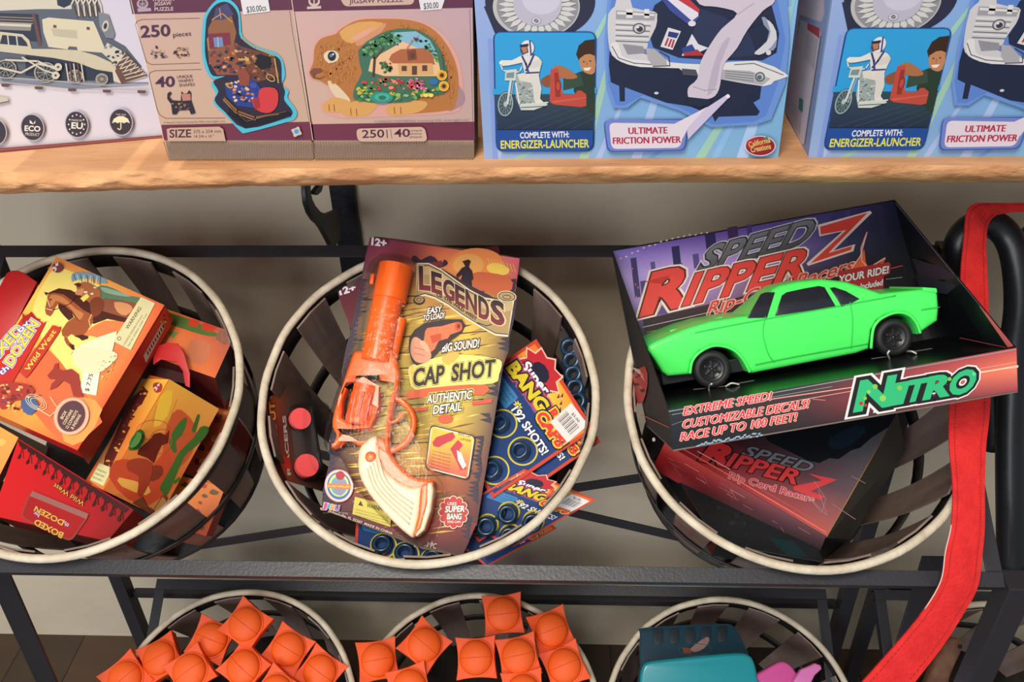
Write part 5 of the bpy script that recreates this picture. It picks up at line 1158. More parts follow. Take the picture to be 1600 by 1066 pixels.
# ---- red roll card at the left
BN = F3((413, 583, .012), (424, 740, .006), (500, 640, -.075))
t = thing('cap_roll_card', tuple(BN(440, 740)), 'clear-plastic card with two pink-red cap rolls leaning inside the middle basket at left', 'toy caps')
QN = [(412, 582), (484, 612), (512, 770), (424, 744)]
link('backing_card', prism([BN(*q) for q in QN], -BN.n*.001), t, mat('card_grey2', '#5a5450', .6))
a = Art(BN)
a.grid(QN, [['c85a24', '5a4038', '2a2424'], ['8a2420', '4a3a34', '2a2424'], ['b8502c', '6a3a30', '2c2222']]); a.p('1c1618', '414,590 418,590 428,742 423,742'); a.t('BURNOUT', '438,736 428,628', 8, 'd89038', bold=.05, ol=[('301414', .12)]); a.t('2 PACK', '424,622 421,602', 6, 'd8c8b8', bold=.03); a.t('RACERS', '454,742 446,650', 5, 'c8b8b0', bold=.03); a.p('c03028', '440,712 452,716 456,734 444,732'); a.ln('c84a2c', '413,583 424,744', 1.2)
a.build('printed_face', t)
m_pink = mat('pink_red_plastic', '#f0565a', .35, sub=.05); m_dl = mat('dark_roll', '#3a1418', .5)
for (x, y), (x2, y2), r in (((470, 654), (452, 662), .0125), ((480, 727), (462, 742), .0135)):
    A = BN(x, y, .018); 
    ax = (CF*1.0+(BN(x2, y2, .004)-A).normalized()*.75).normalized()
    link('cap_roll_lid', autosm(tube([A, A+ax*.006], r, 28, smooth=False), .6), t, m_pink); link('cap_roll', autosm(tube([A+ax*.0061, A+ax*.034], r*.95, 28, smooth=False), .6), t, m_dl)
M2 = frame(BN(460, 690), CR, BN.n); Mi_ = M2.inverted()
link('clear_blister', blister(BN, [(452, 640), (470, 636), (484, 650), (492, 700), (498, 740), (488, 752), (468, 746), (458, 700)], .034), t, m_clear)

for o_ in COL.objects:
    n_ = o_.name.split('.')[0]
    if n_ == 'wild_west_box': o_['group'] = 'wild west toy boxes in the left basket'
    if n_ == 'carded_cap_gun': o_['group'] = 'carded cap guns in the middle basket'
# ================================================================== BASKET 3: TOY CAR DISPLAY BOX
from mathutils import Quaternion
rv = Vector((-.5385, -.1491, .1117)); RM = Matrix.Rotation(rv.length, 3, rv.normalized())
BO = EYE+Vector((.1145, .6487, -.5829)); bx, by, bz = RM @ Vector((1, 0, 0)), RM @ Vector((0, 1, 0)), RM @ Vector((0, 0, 1))
BW, BD, BH = .33, .1497, .0399
LIP = Pl(BO, by); BACK = Pl(BO+by*BD, bx.cross(by*.0549+bz*.1965)); PF = Pl(BO+bz*(BH-.0015), bz); BASE = Pl(BO, bz)
t = thing('car_display_box', tuple(BO+bx*BW/2), 'open black and purple display box with a green toy car, lying across the right basket', 'display box')
m_bk = mat('card_black_gloss', '#0c0e13', .33, coat=.12)
lt, rt, rb, lb = LIP(1043, 640), LIP(1588, 543), LIP(1590, 611), LIP(1052, 703)
BT_, BR_ = BACK(955, 391), BACK(1398, 312)
bl0, br0 = BO+by*BD, BO+by*BD+bx*BW
def sheet(P, n, th=.0014): return prism(P, n.normalized()*th, 0)
link('front_lip', sheet([lt, rt, rb, lb], -LIP.n), t, m_bk)
link('back_panel', sheet([BT_, BR_, br0, bl0], -BACK.n), t, m_bk)
def towards(P): n = (P[1]-P[0]).cross(P[2]-P[0]).normalized(); return n
nL = towards([lt, lb, BT_]); nL = nL if nL.dot(bx) > 0 else -nL
link('side_panel', sheet([lt, lb, bl0, BT_], nL), t, mat('card_black_matte', '#15161b', .6))
nR = towards([rt, rb, BR_]); nR = nR if nR.dot(bx) < 0 else -nR
link('side_panel', sheet([rt, rb, br0, BR_], nR), t, m_bk)
pfb = lambda q: q
pf = [lt-bz*.0015+by*.001, rt-bz*.0015+by*.001]
def onPF(q): return q-bz*((q-PF.p).dot(bz))
bl1 = bl0+(BT_-bl0)*((PF.p-bl0).dot(bz)/(BT_-bl0).dot(bz)); br1 = br0+(BR_-br0)*((PF.p-br0).dot(bz)/(BR_-br0).dot(bz))
link('platform', sheet([onPF(lt)+by*.001, onPF(rt)+by*.001, br1, bl1], -bz), t, m_bk)
link('bottom', sheet([lb, rb, br0, bl0], -bz), t, mat('card_grey', '#6a5a52', .6))
# back panel print
a = Art(BACK)
QB2 = [(957, 393), (1397, 314), (1411, 520), (1012, 560)]
QB2 = [(957, 393), (1396, 314), (1478, 500), (992, 560)]
a.grid(QB2, [['7462b8', '7456b0', '6850a4', '54448c', '3c3468', '181c34'], ['a894dc', 'b89cdc', 'a884d0', '7c64ac', '3c3c5c', '12161e'], ['8a78b8', 'a888c4', '8a648c', '3a2c3c', '1c1c24', '0c1016'], ['30304c', '3a2c3c', '2a1c22', '1c1418', '12141a', '0a0e14'], ['14161e', '16141a', '141216', '101216', '0c0e12', '080c10']])
for x, y, w_, h, c in ((985, 404, 9, 60, '3c3468'), (1016, 410, 7, 30, '5a4a88'), (1049, 386, 12, 60, '2f2c58'), (1046, 415, 20, 26, '3a3262'), (1101, 366, 16, 36, '322c58'), (1136, 356, 16, 26, '4a2c58'), (1166, 352, 8, 20, '4a3c78'), (1000, 440, 10, 50, '4a4078'), (1020, 450, 20, 40, '544684'), (1366, 322, 12, 50, '2c2a44'), (1345, 334, 12, 40, '34304c'), (1082, 398, 9, 20, '5a4a88'), (1300, 332, 14, 30, '3a3464'), (1320, 330, 8, 30, '443a6c')):
    a.p(c, [(x, y), (x+w_, y-w_*.18), (x+w_+h*.12, y+h), (x+h*.12, y+h+2)])
R_ = random.Random(8)
a.many('e8c8b0', [[(x, y), (x+3, y-.8), (x+3.4, y+1.2), (x+.4, y+2)] for x, y in [(968+k*9, 404-k*2.6-8*math.sin(k*.2)+R_.uniform(-1, 1)) for k in range(16)]])
a.many('d87090', [[(x, y), (x+1.4, y-.3), (x+1.6, y+3), (x+.2, y+3)] for x, y in [(R_.uniform(985, 1100), R_.uniform(400, 470)) for _ in range(26)]])
a.grid([(1004, 500), (1260, 440), (1270, 478), (1010, 528)], [['1c161c', '3c2028', '2a181c'], ['14141a', '2a1a1e', '1a1418']])
def logo(a, col_s='5c5a5c', k=1.0):
    pass
O1 = [('d8ccd0', .16), ('2a2024', .10)]
a.t('SPEED', '1088,427 1258,381', 40, '5f5d60', bold=.02, ol=[('c4bcc8', .085), ('26242a', .05)], up=(22, -41), grad=('4a484c', '7a787c'))
a.p('c83a34', '1006,441 1040,432 1030,444', 0)
a.t('R', '1005,491 1066,476', 66, 'd8423c', bold=.045, ol=[('e4d0c8', .10), ('5a1818', .07)], up=(18, -62)); a.t('IPPER', '1068,477 1252,434', 50, 'd8423c', bold=.03, ol=[('e4d0c8', .085), ('5a1818', .052)], up=(20, -48))
a.p('e0c8c0', '1277,352 1359,330 1362,333 1302,392 1336,382 1333,393 1262,416 1260,412 1316,362 1280,370'); a.p('d8423c', '1281,355 1355,333 1294,396 1331,385 1329,391 1266,412 1322,360 1282,367')
a.p('b83028', '1006,441 1048,430 1034,444')
a.t('Rip-Cord Racers', '1104,494 1330,424', 20, 'c03a36', bold=.01, ol=[('e0b0a0', .055)], up=(8, -22))
a.p('e06038', '1322,428 1340,406 1350,390 1352,410 1362,420 1384,404 1366,424 1330,434', 2); a.ln('e8a090', '1354,364 1345,388 1346,408 1356,420 1382,404', 2.4); a.ln('e8c0b0', '1353,368 1344,400 1322,432', 1.4)
a.p('a82c30', '1310,424 1388,410 1391,414 1390,428 1380,432 1380,450 1312,462'); a.t('YOUR RIDE!', '1310,443 1387,427', 10.5, 'e4d8dc', bold=.035, ol=[('2a1418', .08)], up=(1, -11)); a.t('Decals Included', '1312,459 1378,446', 8.5, 'e4d8dc', bold=.03, ol=[('2a1418', .08)], up=(1, -9))
a.ln('b8b0b4', '1004,512 1120,486', 1); a.ln('c04048', '1392,420 1409,416', 1.4); a.ln('8a8890', '1384,437 1409,434', 1); a.ln('c07a70', '1010,520 1080,505', .7)
# artwork car behind the toy
a.p('2a1c22', '1150,500 1170,470 1200,458 1260,452 1330,452 1380,470 1380,490 1180,520'); a.ln('c84a3c', '1176,498 1190,484', 1.2)
a.build('printed_back', t)
# lip print
a = Art(LIP)
a.grid([(1044, 640), (1588, 543.5), (1590, 610.5), (1052.5, 702)], [['262a34', '2a2c32', '40343a', '6a3c44', '9a4048', 'b84a4c'], ['1c1f28', '2c2628', '4a3034', '8a3c40', 'c85a50', 'e07a60'], ['14161c', '1c1a1e', '2c2226', '4c2c34', '6a3440', '98404a']])
R_ = random.Random(12)
for k in range(46):
    u = R_.random()**.6; x = 1090+u*470; y = 637-(x-1044)*.178+R_.uniform(4, 52); L = R_.uniform(16, 90)
    if x+L < 1585: a.ln(R_.choice(['c86058', 'a85050', 'e8a088', '8a4448', 'd87868']), [(x, y), (x+L, y-L*R_.choice([.17, .17, .19, .5, -.1, .9]))], R_.uniform(.5, 1.1)) if y-L*.9 > 640-(x+L-1044)*.178 and y < 695-(x-1044)*.172 else None
a.ln('e8a090', '1190,626 1340,604 1590,574', 1.4); a.ln('e89a80', '1200,634 1588,566', 1); a.ln('f0c0a0', '1520,584 1590,572', 2.4); a.ln('8a9a98', '1045,643 1587,546', 1.2); a.ln('7fa89a', '1050,648 1300,604', .7); a.ln('6a7080', '1050,664 1066,658', .8)
OT = [('e8c0a8', .075)]
for tx_, x0_, y0_, x1_, y1_ in (('EXTREME SPEED!', 1067, 649, 1203, 625), ('CUSTOMIZABLE DECALS!', 1065, 669.5, 1261, 637), ('RACE UP TO 100 FEET!', 1062, 689, 1242, 657.5)):
    for dx_, dy_ in ((-1.1, 0), (1.9, 0), (.4, -1), (.4, 1), (-.8, -.8), (1.6, .8)): a.t(tx_, [(x0_+dx_, y0_+dy_), (x1_+dx_, y1_+dy_)], 13, 'e8c0a8', up=(3, -13))
    for dx_ in (0, .45, .9): a.t(tx_, [(x0_+dx_, y0_), (x1_+dx_, y1_)], 13, 'd0304c', up=(3, -13))
a.many('8aa4b4', [[(x, y), (x+4, y-1), (x+3, y+2), (x-1, y+2)] for x, y in [(1088+k*3.2, 694-k*.55+R_.uniform(-3, 3)) for k in range(32)]])
NT = (('N', 1336, 641, 50, 44), ('I', 1391, 632, 13, 32), ('T', 1411, 628, 28, 32), ('R', 1443, 623, 34, 33), ('O', 1480, 617, 36, 34))
for c_, o_ in (('dcd4d0', .19), ('1c1c20', .14), ('2fae72', .05)):
    for ch, x, y, w_, h in NT: a.t(ch, [(x, y), (x+w_, y-w_*.17)], h, c_, bold=o_, up=(10, -h))
for x, y, r, c in ((1344, 630, 3, 'a83a2c'), (1351, 633, 2.6, 'a83a2c'), (1366, 604, 4, '7ab848'), (1378, 622, 5, '8ac050'), (1356, 612, 3, '8ac050'), (1404, 606, 4, '7ab848'), (1482, 592, 3, '7ab848'), (1520, 584, 3, '5ac890'), (1350, 622, 3, '7ab848')): a.el(c, x, y, r)
a.build('printed_lip', t)
# side prints and a painted reflection
n_ = nL; SLP = Pl(lt-nL*.0, nL)
a = Art(Pl(lt, nL)); a.pl.n = -nL if (-nL).dot(-bx) > 0 else nL
a.p('a83a38', '985,590 1008,572 1012,600 1004,630 992,624', 2); a.p('c8a898', '984,572 1000,578 1008,596 998,584'); a.blobs('984,580 1010,580 1012,622 992,620', ['7a1c20', 'd86048', '2a1418'], 10, 2, 5, 41); a.ln('b86058', '1002,648 1046,668', 1.2); a.el('d8d8d8', 1022, 687, 2.4, 3.2)
a.build('printed_side', t)
a = Art(Pl(rt+nR*.0014, nR)); a.pl.n = nR
a.p('c86060', '1530,478 1536,482 1584,541 1575,543'); a.ln('5c5866', '1400,318 1540,488', 1.2); a.p('2f2634', '1425,404 1470,416 1500,434 1440,440', 0); a.p('232834', '1430,428 1496,446 1480,460 1436,452'); a.ln('a84050', '1500,528 1572,543', 1)  # last red line is the platform's reflection, painted onto the panel
a.build('printed_side', t)
for P in ('1084,609 1140,603', '1150,600 1178,595', '1362,561 1390,557', '1420,551 1456,545'):
    a = Art(PF); a.ln('8f8f94', P, 1.4); a.build('slot_edge', t)
# ------------------------------------------------------------------ the car
c0, c1 = PF(1119, 607), PF(1404, 557)
cx = (c1-c0).normalized(); cyv = bz.cross(cx).normalized(); cyv = cyv if cyv.dot(by) > 0 else -cyv
WB = (c1-c0).length; CWD = .088
NS = Pl(c0-cyv*.002, cyv)            # plane of the near body side
car = thing('toy_muscle_car', tuple((c0+c1)/2), 'bright green plastic toy muscle car with black wheels, tied inside the display box', 'toy car')
m_gr = mat('green_plastic', '#4df266', .35, coat=.15, sub=.03); m_gd = mat('green_plastic_inner', '#2cc455', .5)
m_gl = mat('dark_window', '#20222c', .2, coat=.3); m_ty = mat('tyre_black', '#17181b', .6); m_hub = mat('hub_black', '#1e1f23', .35)
body = '1013,548 1014,541 1022,536 1044,526 1076,513 1110,503 1157,495 1206,490 1300,474 1345,464 1385,458 1440,452 1464,455 1468,459 1470,482 1468,502 1453,512 1438,523 1433,508 1424,496 1412,490 1398,490 1384,494 1372,502 1364,516 1360,546 1340,553 1178,584 1170,582 1160,562 1148,549 1130,542 1112,542 1094,550 1082,564 1078,586 1045,589 1036,582 1024,562'
me = traced(NS, [body], CWD, .0045, -CWD/2, c0); link('body', me, car, m_gr)
NSf = NS.n; c_up = bz; belt = (NS(1206, 490)-c0).dot(bz)-.002
def taper(me, k=.55, y_in=.007):
    """lean the cabin sides inward with height"""
    mid = NS.p-NSf*(CWD/2)
    for v in me.vertices:
        q = v.co-c0; z_ = max(0, q.dot(bz)-belt); y_ = (v.co-mid).dot(NSf)
        v.co -= NSf*(math.copysign(1, y_)*min(z_*k, abs(y_)))
    return me
GW = CWD-.012; GS = Pl(NS.p-NSf*.006, NSf)
cab = '1150,500 1160,490 1196,459 1216,449 1250,441 1290,436 1330,440 1356,449 1384,458 1420,462 1420,478 1300,492 1200,506'
cab = '1160,502 1180,484 1212,453 1222,447 1252,440 1290,436 1326,440 1352,449 1378,459 1400,466 1400,478 1300,490 1200,504'
link('cabin', taper(traced(GS, [cab], GW, .004, -GW/2, c0)), car, m_gr)
for P, nm in (('1166,497 1192,460 1200,457 1214,457 1196,496', 'windscreen_side'), ('1209,493 1224,462 1232,457 1260,451 1283,447 1291,449 1303,479', 'side_window'), ('1299,450 1306,449 1322,455 1340,467 1326,474 1312,479', 'quarter_window')):
    link(nm, taper(traced(GS, [P], .0022, .0004, .0006, c0)), car, m_gl)
# windscreen: a sloping dark panel
w0 = GS(1172, 497); w1 = GS(1216, 455)
def inn(p, d): return p-NSf*d
zz = max(0, (w1-c0).dot(bz)-belt)*.55
sn = (w1-w0).cross(NSf).normalized(); sn = sn if sn.dot(bz) > 0 else -sn
link('windscreen', prism([inn(w0, .007)+sn*.0022, inn(w0, GW-.007)+sn*.0022, inn(w1, GW-.006-zz)+sn*.0022, inn(w1, .006+zz)+sn*.0022], -sn*.002), car, m_gl)
r0_ = GS(1334, 446); r1_ = GS(1374, 460)
sn = (r1_-r0_).cross(NSf).normalized(); sn = sn if sn.dot(bz) > 0 else -sn
# hood scoop, bumpers, spoiler
h0, h1 = NS(1056, 522), NS(1140, 499)
link('hood_bulge', bevel(prism([inn(h0, .030)+bz*.002, inn(h1, .026)+bz*.002, inn(h1, .066)+bz*.002, inn(h0, .062)+bz*.002], -bz*.006), .002), car, m_gr)
s0, s1 = NS(1446, 455), NS(1468, 458)
link('spoiler', bevel(prism([inn(s0, .004)+bz*.004, inn(s1, .004)+bz*.005, inn(s1, CWD-.004)+bz*.005, inn(s0, CWD-.004)+bz*.004], -bz*.005), .0012), car, m_gr)
ln = [tube(smoothpts([NS(x, y, .0003) for x, y in P]), .0004, 5) for P in (((1196, 494), (1192, 520), (1200, 552), (1210, 566)), ((1328, 472), (1332, 500), (1330, 545)), ((1180, 570), (1250, 556), (1358, 537)), ((1086, 520), (1150, 507), (1300, 480), (1400, 462)), ((1440, 484), (1469, 480)))]
link('panel_line', join(ln), car, m_gd)
fl_ = [tube(smoothpts([NS(x, y, -.001) for x, y in P]), .0016, 8) for P in (((1078, 584), (1082, 564), (1094, 550), (1112, 541), (1130, 541), (1148, 548), (1162, 563), (1172, 582)), ((1361, 545), (1364, 516), (1372, 502), (1384, 494), (1398, 489), (1412, 489), (1424, 495), (1433, 507), (1438, 521)))]
for q_ in fl_: link('arch_lip', q_, car, m_gr)
def wheel(c, nrm):
    r = .0193
    prof = [(.0105, .0035), (.012, .0062), (.0145, .0072), (.0178, .0062), (.0193, .0035), (.0193, -.006), (.0175, -.008), (.010, -.008), (.010, .002), (.0105, .0035)]
    T_ = lathe(prof, 40); M = frame(c, cx, nrm); T_.transform(M)
    o_ = link('wheel', T_, car, m_ty); WM[o_.name] = WM[car.name]
    hb = lathe([(0, .0042), (.0016, .0042), (.0022, .0026), (.0045, .0020), (.0095, .0028), (.0112, .0050), (.0118, .0048), (.0112, .0015), (0, .0012)], 32)
    sp = [hb]
    for k in range(6):
        a_ = k*math.pi/3; q = boxm((-.0013, .002, .0022), (.0026, 0, 0), (0, .0068, 0), (0, 0, .0018), .0005); q.transform(Matrix.Rotation(a_, 4, 'Z')); sp.append(q)
    H_ = join(sp); H_.transform(M); h_ = link('hub', H_, o_, m_hub)
    return o_
ctr = lambda c: c+bz*.0193+cyv*.008
for c in (c0, c1):
    wheel(ctr(c), -cyv); wheel(ctr(c)+cyv*(CWD-.020), cyv)
    link('axle', tube([ctr(c), ctr(c)+cyv*(CWD-.02)], .0025, 10), car, m_hub)
link('chassis', boxm(c0+bz*.010-cx*.05+cyv*.016, cx*(WB+.085), cyv*(CWD-.036), bz*.014, .001), car, m_hub)
def loft_tie(P): return tube(smoothpts([PF(x, y, h) for x, y, h in P]), .0009, 6)
for P in (((1108, 611, .0), (1108, 604, .006), (1112, 600, .012)), ((1134, 604, .001), (1143, 599, .004), (1155, 601, .001)), ((1390, 561, .0), (1387, 553, .007), (1390, 548, .010)), ((1414, 550, .001), (1424, 549, .004), (1432, 553, .001))):
    t_ = loft_tie(P); link('tie', t_, t, mat('white_tie', '#d8d8d8', .4))

# ------------------------------------------------------------------ the carton below
LBX = F3((1038, 693, .010), (1290, 838, -.008), (1398, 640, -.045))
t = thing('toy_car_box', tuple(LBX(1290, 838)), 'closed black and red toy car carton tilted in the right basket beneath the display box', 'toy box')
QL = [(1038, 692), (1160, 606), (1404, 640), (1291, 838)]
carton(t, LBX, QL, .047, '#16171c', rough=.35)
a = Art(LBX)
a.grid([(1038, 692), (1170, 600), (1404, 640), (1291, 838)], [['8a1c20', '20161a', '0e1218', '0c1118'], ['b03034', '3a1c22', '1a1c22', '14181e'], ['a04044', '4a2c34', '34343a', '34343a'], ['a04a4c', '5a4048', '46464e', '424248'], ['b86058', '645058', '54545c', '4c4c54']])
a.p('0c1219', '1180,656 1404,640 1388,668 1362,684 1344,700 1330,704 1310,718 1296,716 1280,724 1262,720 1200,690')
a.p('0f2230', '1296,684 1340,664 1352,676 1320,700 1298,700', 2)
a.t('SPEED', '1158,711 1262,738', 15, '76747a', bold=.02, ol=[('202024', .06)], up=(14, -13))
a.t('R', '1096,719 1132,728', 32, 'd03034', bold=.06, ol=[('3a1014', .10)], up=(20, -26)); a.t('IPPER', '1134,728 1242,757', 22, 'd03a3c', bold=.03, ol=[('3a1014', .07)], up=(14, -19)); a.p('d04448', '1262,740 1308,750 1266,768 1288,776 1282,782 1240,766 1240,760 1284,751')
a.t('Rip Cord Racers', '1138,748 1270,786', 10, 'c83a40', bold=.01, ol=[('d0a0a0', .06)], up=(3, -10))
for P in ('1272,752 1290,780 1284,800', '1262,776 1284,802', '1330,744 1352,756', '1264,778 1292,806 1278,766', '1300,788 1336,812'): a.ln('a8808a', P, .8)
a.ln('e86a5c', '1060,698 1130,738 1290,832', 2.2); a.ln('e8a898', '1090,706 1140,734', 1.6); a.ln('c85a58', '1180,760 1288,822', 1)
a.build('printed_top', t)
u0, u1 = LBX(1038, 692), LBX(1291, 838); FS = Pl(u0, (u1-u0).cross(LBX.n)); nf = (u1-u0).cross(LBX.n).normalized(); nf = nf if nf.dot(FP(1100, 800)-FP(1200, 700)) > 0 else -nf; FS.n = nf
a = Art(FS)
a.grid([(1038.5, 692.5), (1291, 838), (1275, 876), (1019, 732)], [['d84a44', 'c8443c', 'a85050', '8a545c', '7a5458'], ['c02c30', 'a83038', '7c444c', '684c56', '5c4a50'], ['a82428', '803038', '664450', '54444c', '4c4248']])
R_ = random.Random(15)
for k in range(22):
    u = R_.random(); x = 1040+u*215; y = 700+u*124+R_.uniform(4, 20); L = R_.uniform(8, 26); q = R_.choice([(.88, .5), (.5, .85), (.88, .5)]); 
    if ins_card(x, y, [(1038, 693), (1291, 838), (1275, 876), (1019, 732)]) and ins_card(x+L*q[0], y+L*q[1], [(1038, 693), (1291, 838), (1275, 876), (1019, 732)]): a.ln(R_.choice(['e89088', 'c86a68', 'e8b0a0']), [(x, y), (x+L*q[0], y+L*q[1])], .7)
a.build('printed_side', t)
link('cardboard_edge', tube([LBX(1291, 839, -.0025), LBX(1402, 645, -.0025)], .0009, 6), t, mat('raw_card', '#a8784a', .8))
m_flap = mat('card_olive', '#3a352e', .7)
fa, fb = LBX(1291, 840, -.003), LBX(1402, 645, -.003)
link('end_flap', sheet([fa, fb, FP(1416, 700, -.10), FP(1330, 842, -.10)], Vector((0, 0, -1)), .001), t, m_flap)
# dark bits deeper in the basket
D1 = F3((1060, 720, -.06), (1270, 880, -.035), (1100, 800, -.045))
t = thing('toy_car_box', tuple(D1(1180, 850)), 'dark toy car carton lying under the red-edged carton in the right basket', 'toy box')
carton(t, D1, [(1030, 700), (1210, 720), (1290, 880), (1120, 850)], .03, '#0e1418', rough=.4)
a = Art(D1); a.p('0f2a30', '1200,840 1240,846 1262,872 1230,868'); a.blobs('1080,770 1150,790 1200,840 1120,830', ['1c2226', '222a2c', '101a1c'], 16, 3, 8, 42); a.build('printed_face', t)

# ================================================================== LOWER TIER
m_pop = mat('orange_foam', '#f35c12', .6); m_pop2 = mat('orange_foam_deep', '#ec5210', .6); m_stk = mat('clear_stick', '#b0a8a4', .3)
def popper():
    t = bpy.data.objects.new('orange_popper', None); COL.objects.link(t); WM[t.name] = Matrix.Identity(4)
    s_ = .031; n = 6; vs = []; fs = []
    # square head with slightly flared corners
    top = []
    for i in range(n+1):
        for j in range(n+1):
            x, y = -1+2*i/n, -1+2*j/n; c = (abs(x)*abs(y))**2; vs.append((x*s_*(1+.05*c-.05*(1-abs(y)**2)*(abs(x) > .99)), y*s_*(1+.05*c-.05*(1-abs(x)**2)*(abs(y) > .99)), .003*c))
    for i in range(n):
        for j in range(n): a_ = i*(n+1)+j; fs.append((a_, a_+n+1, a_+n+2, a_+1))
    me = mesh(vs, fs); bm = bmesh.new(); bm.from_mesh(me)
    r = bmesh.ops.extrude_face_region(bm, geom=bm.faces[:]); vv = [e for e in r['geom'] if isinstance(e, bmesh.types.BMVert)]
    for v in vv: v.co.z -= .022; v.co.x *= .93; v.co.y *= .93
    bmesh.ops.recalc_face_normals(bm, faces=bm.faces); bm.to_mesh(me); bm.free()
    link('square_head', autosm(bevel(me, .0008, 1), .5), t, m_pop2)
    R = .0285; prof = [(0, .0155)]+[(R*.93*math.sin(q), .0035+.0125*math.cos(q)) for q in [k*math.pi/2/9 for k in range(1, 10)]]+[(R*.95, .0015), (R*.99, .0032), (R*1.02, .0012), (R*1.02, -.002)]
    dm = lathe(prof, 40); link('dome', dm, t, m_pop)
    pts = [(math.sin(q)*R*.92, 0, .0037+.0127*math.cos(q)) for q in [(-8+k)*math.pi/2/8.4 for k in range(17)]]
    link('seam', tube(pts, .0005, 6), t, m_pop2)
    link('stick', tube([(0, 0, -.02), (0, 0, -.12)], .003, 10), t, m_stk)
    return t
P0 = popper(); first = True
GRPL = []
R_ = random.Random(21)
left = [(384, 976, 66, 38, .065, 'topmost orange popper in the lower left basket, corner pointing up'), (330, 1000, 58, 22, .035, 'orange popper just below left of the topmost one in the lower left basket'), (250, 1029, 60, -28, .03, 'orange popper at the left rim of the lower left basket'),
        (450, 1015, 62, 32, .04, 'orange popper right of the topmost one in the lower left basket'), (297, 1049, 62, -35, .055, 'orange popper in the second row of the lower left basket, left of centre'), (381, 1043, 62, 45, .06, 'orange popper in the middle of the lower left basket'), (500, 1050, 62, 38, .03, 'orange popper at the right side of the lower left basket'), (196, 1060, 58, -40, .035, 'leftmost orange popper spilling past the lower left rim'), (432, 1082, 60, 40, .06, 'orange popper cut by the bottom photo edge, right of centre in the lower left basket')]
mid = [(590, 1032, 60, -10, .04, 'leftmost orange popper in the lower middle basket'), (663, 1008, 62, 40, .055, 'diamond-turned orange popper in the lower middle basket'), (744, 1028, 60, -3, .055, 'squarely set orange popper left of the tight cluster, lower middle basket'), (786, 960, 62, -6, .045, 'topmost orange popper in the lower middle basket'), (861, 985, 62, -20, .035, 'orange popper at the upper right of the lower middle basket'),
       (810, 1026, 62, -12, .06, 'orange popper at the centre of the tight cluster, lower middle basket'), (882, 1041, 62, -22, .045, 'rightmost orange popper in the lower middle basket'), (640, 1074, 60, -18, .06, 'orange popper cut by the photo edge below the diamond-turned one'), (818, 1082, 60, -8, .065, 'orange popper cut by the photo edge below the tight cluster')]
for i, (x, y, w_, ang, h, lab) in enumerate(left+mid):
    o_ = P0 if i == 0 else dup(P0)
    c = LP(x, y, h); e = LP(x+math.cos(math.radians(ang))*20, y+math.sin(math.radians(ang))*20, h)
    tl = Vector((R_.uniform(-.22, .22)+(-.14 if x < 330 else 0), R_.uniform(-.2, .05), 0))
    n = (FN+tl+(EYE-c).normalized()*.5).normalized()
    M = frame(c, e-c, n); o_.matrix_world = M; 
    tag(o_, lab, 'popper toy', 'orange poppers in the lower baskets')
    o_.scale = (.97, .97, .97)
# teal case and pink toy
TC = L3((1002, 986, .03), (1141, 975, .03), (1005, 1120, .05))
t = thing('teal_case', tuple(TC(1080, 1060)), 'glossy teal plastic case with a dark slotted back panel in the lower right basket', 'toy case')
m_teal = mat('teal_plastic', '#0f8a96', .3, coat=.4); m_tealD = mat('teal_smoke_plastic', '#1d3a4a', .3, coat=.3)
link('slotted_panel', traced(TC, [[(q.x, q.y) for q in smoothpts([(1000, 990, 0), (1004, 981, 0), (1070, 976, 0), (1130, 974, 0), (1146, 978, 0), (1160, 1000, 0), (1172, 1030, 0), (1172, 1070, 0), (1010, 1080, 0), (1000, 1040, 0)], 3, True)]], .018, .003, -.009), t, m_tealD)
for k in range(5):
    x = 1028+k*25; link('slot', traced(TC, [[(x-7, 985-k), (x+7, 984-k), (x+8, 1002-k), (x+3, 1008-k), (x-4, 1008-k), (x-8, 1002-k)]], .002, .0004, .0014), t, mat('slot_dark', '#0c1c26', .5))
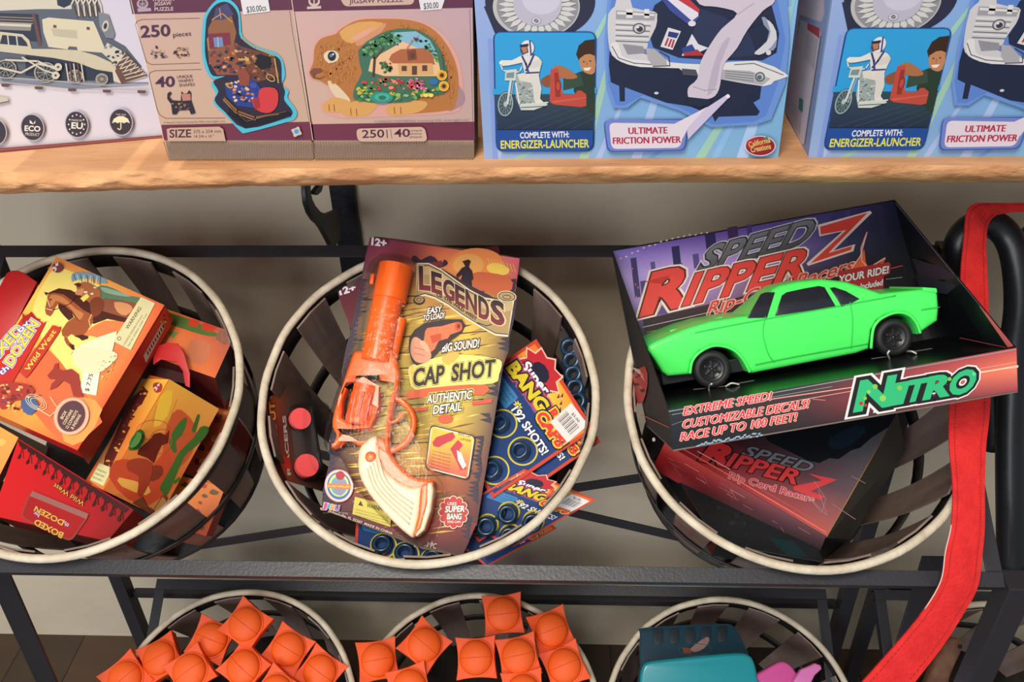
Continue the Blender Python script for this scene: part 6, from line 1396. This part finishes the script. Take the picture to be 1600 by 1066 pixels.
a = Art(TC, base=.0024); a.p('8a6a6a', '1078,1016 1086,1008 1104,996 1108,1002 1100,1014 1086,1020', 2); a.p('7a3a2a', '1066,1012 1078,1014 1080,1022 1068,1022'); a.ring('1a5058', 1086, 1016, 26, 10, 1.2); a.build('sticker', t)
TF = L3((1005, 1038, .065), (1165, 1022, .065), (1000, 1100, .055))
link('front_cover', traced(TF, [[(q.x, q.y) for q in smoothpts([(1000, 1066, 0), (1003, 1046, 0), (1010, 1036, 0), (1030, 1032, 0), (1090, 1026, 0), (1150, 1021, 0), (1170, 1024, 0), (1179, 1036, 0), (1184, 1060, 0), (1188, 1110, 0), (1000, 1120, 0)], 3, True)]], .022, .005, -.010), t, m_teal)
PK = L3((1172, 1062, .055), (1270, 1034, .045), (1200, 1100, .05)); m_pk = mat('pink_plastic', '#d0559c', .35, sub=.15)
t = thing('pink_toy', tuple(PK(1220, 1070)), 'translucent pink plastic toy with a pointed handle beside the teal case', 'toy')
link('shell', traced(PK, ['1164,1070 1172,1060 1190,1050 1214,1036 1226,1034 1236,1040 1244,1050 1250,1066 1240,1100 1170,1100'], .02, .004, -.01, sm=2), t, m_pk)
link('handle', traced(PK, ['1236,1064 1246,1047 1258,1042 1268,1037 1277,1040 1279,1046 1268,1056 1262,1068 1256,1090 1236,1090'], .012, .0025, .008), t, mat('pink_plastic_light', '#d878b8', .3, sub=.15))
# brown wooden toy by the strap
BR2 = L3((1440, 1050, .10), (1500, 1000, .10), (1480, 1066, .10))
t = thing('wooden_toy_stock', tuple(BR2(1470, 1080)), 'worn brown wooden toy stock standing between the red strap and the rack leg', 'toy')
link('stock', traced(BR2, ['1436,1090 1448,1066 1462,1030 1482,998 1492,995 1502,1000 1504,1014 1494,1036 1484,1060 1476,1090'], .03, .007, -.012, sm=2), t, mat('brown_stock', '#6a4430', .6, bump=.5, bscale=60, col2='#8a6048', cscale=40))
link('rivet', traced(BR2, ['1496,1008 1501,1008 1501,1014 1496,1014'], .003, .0008, .004), t, m_iron)
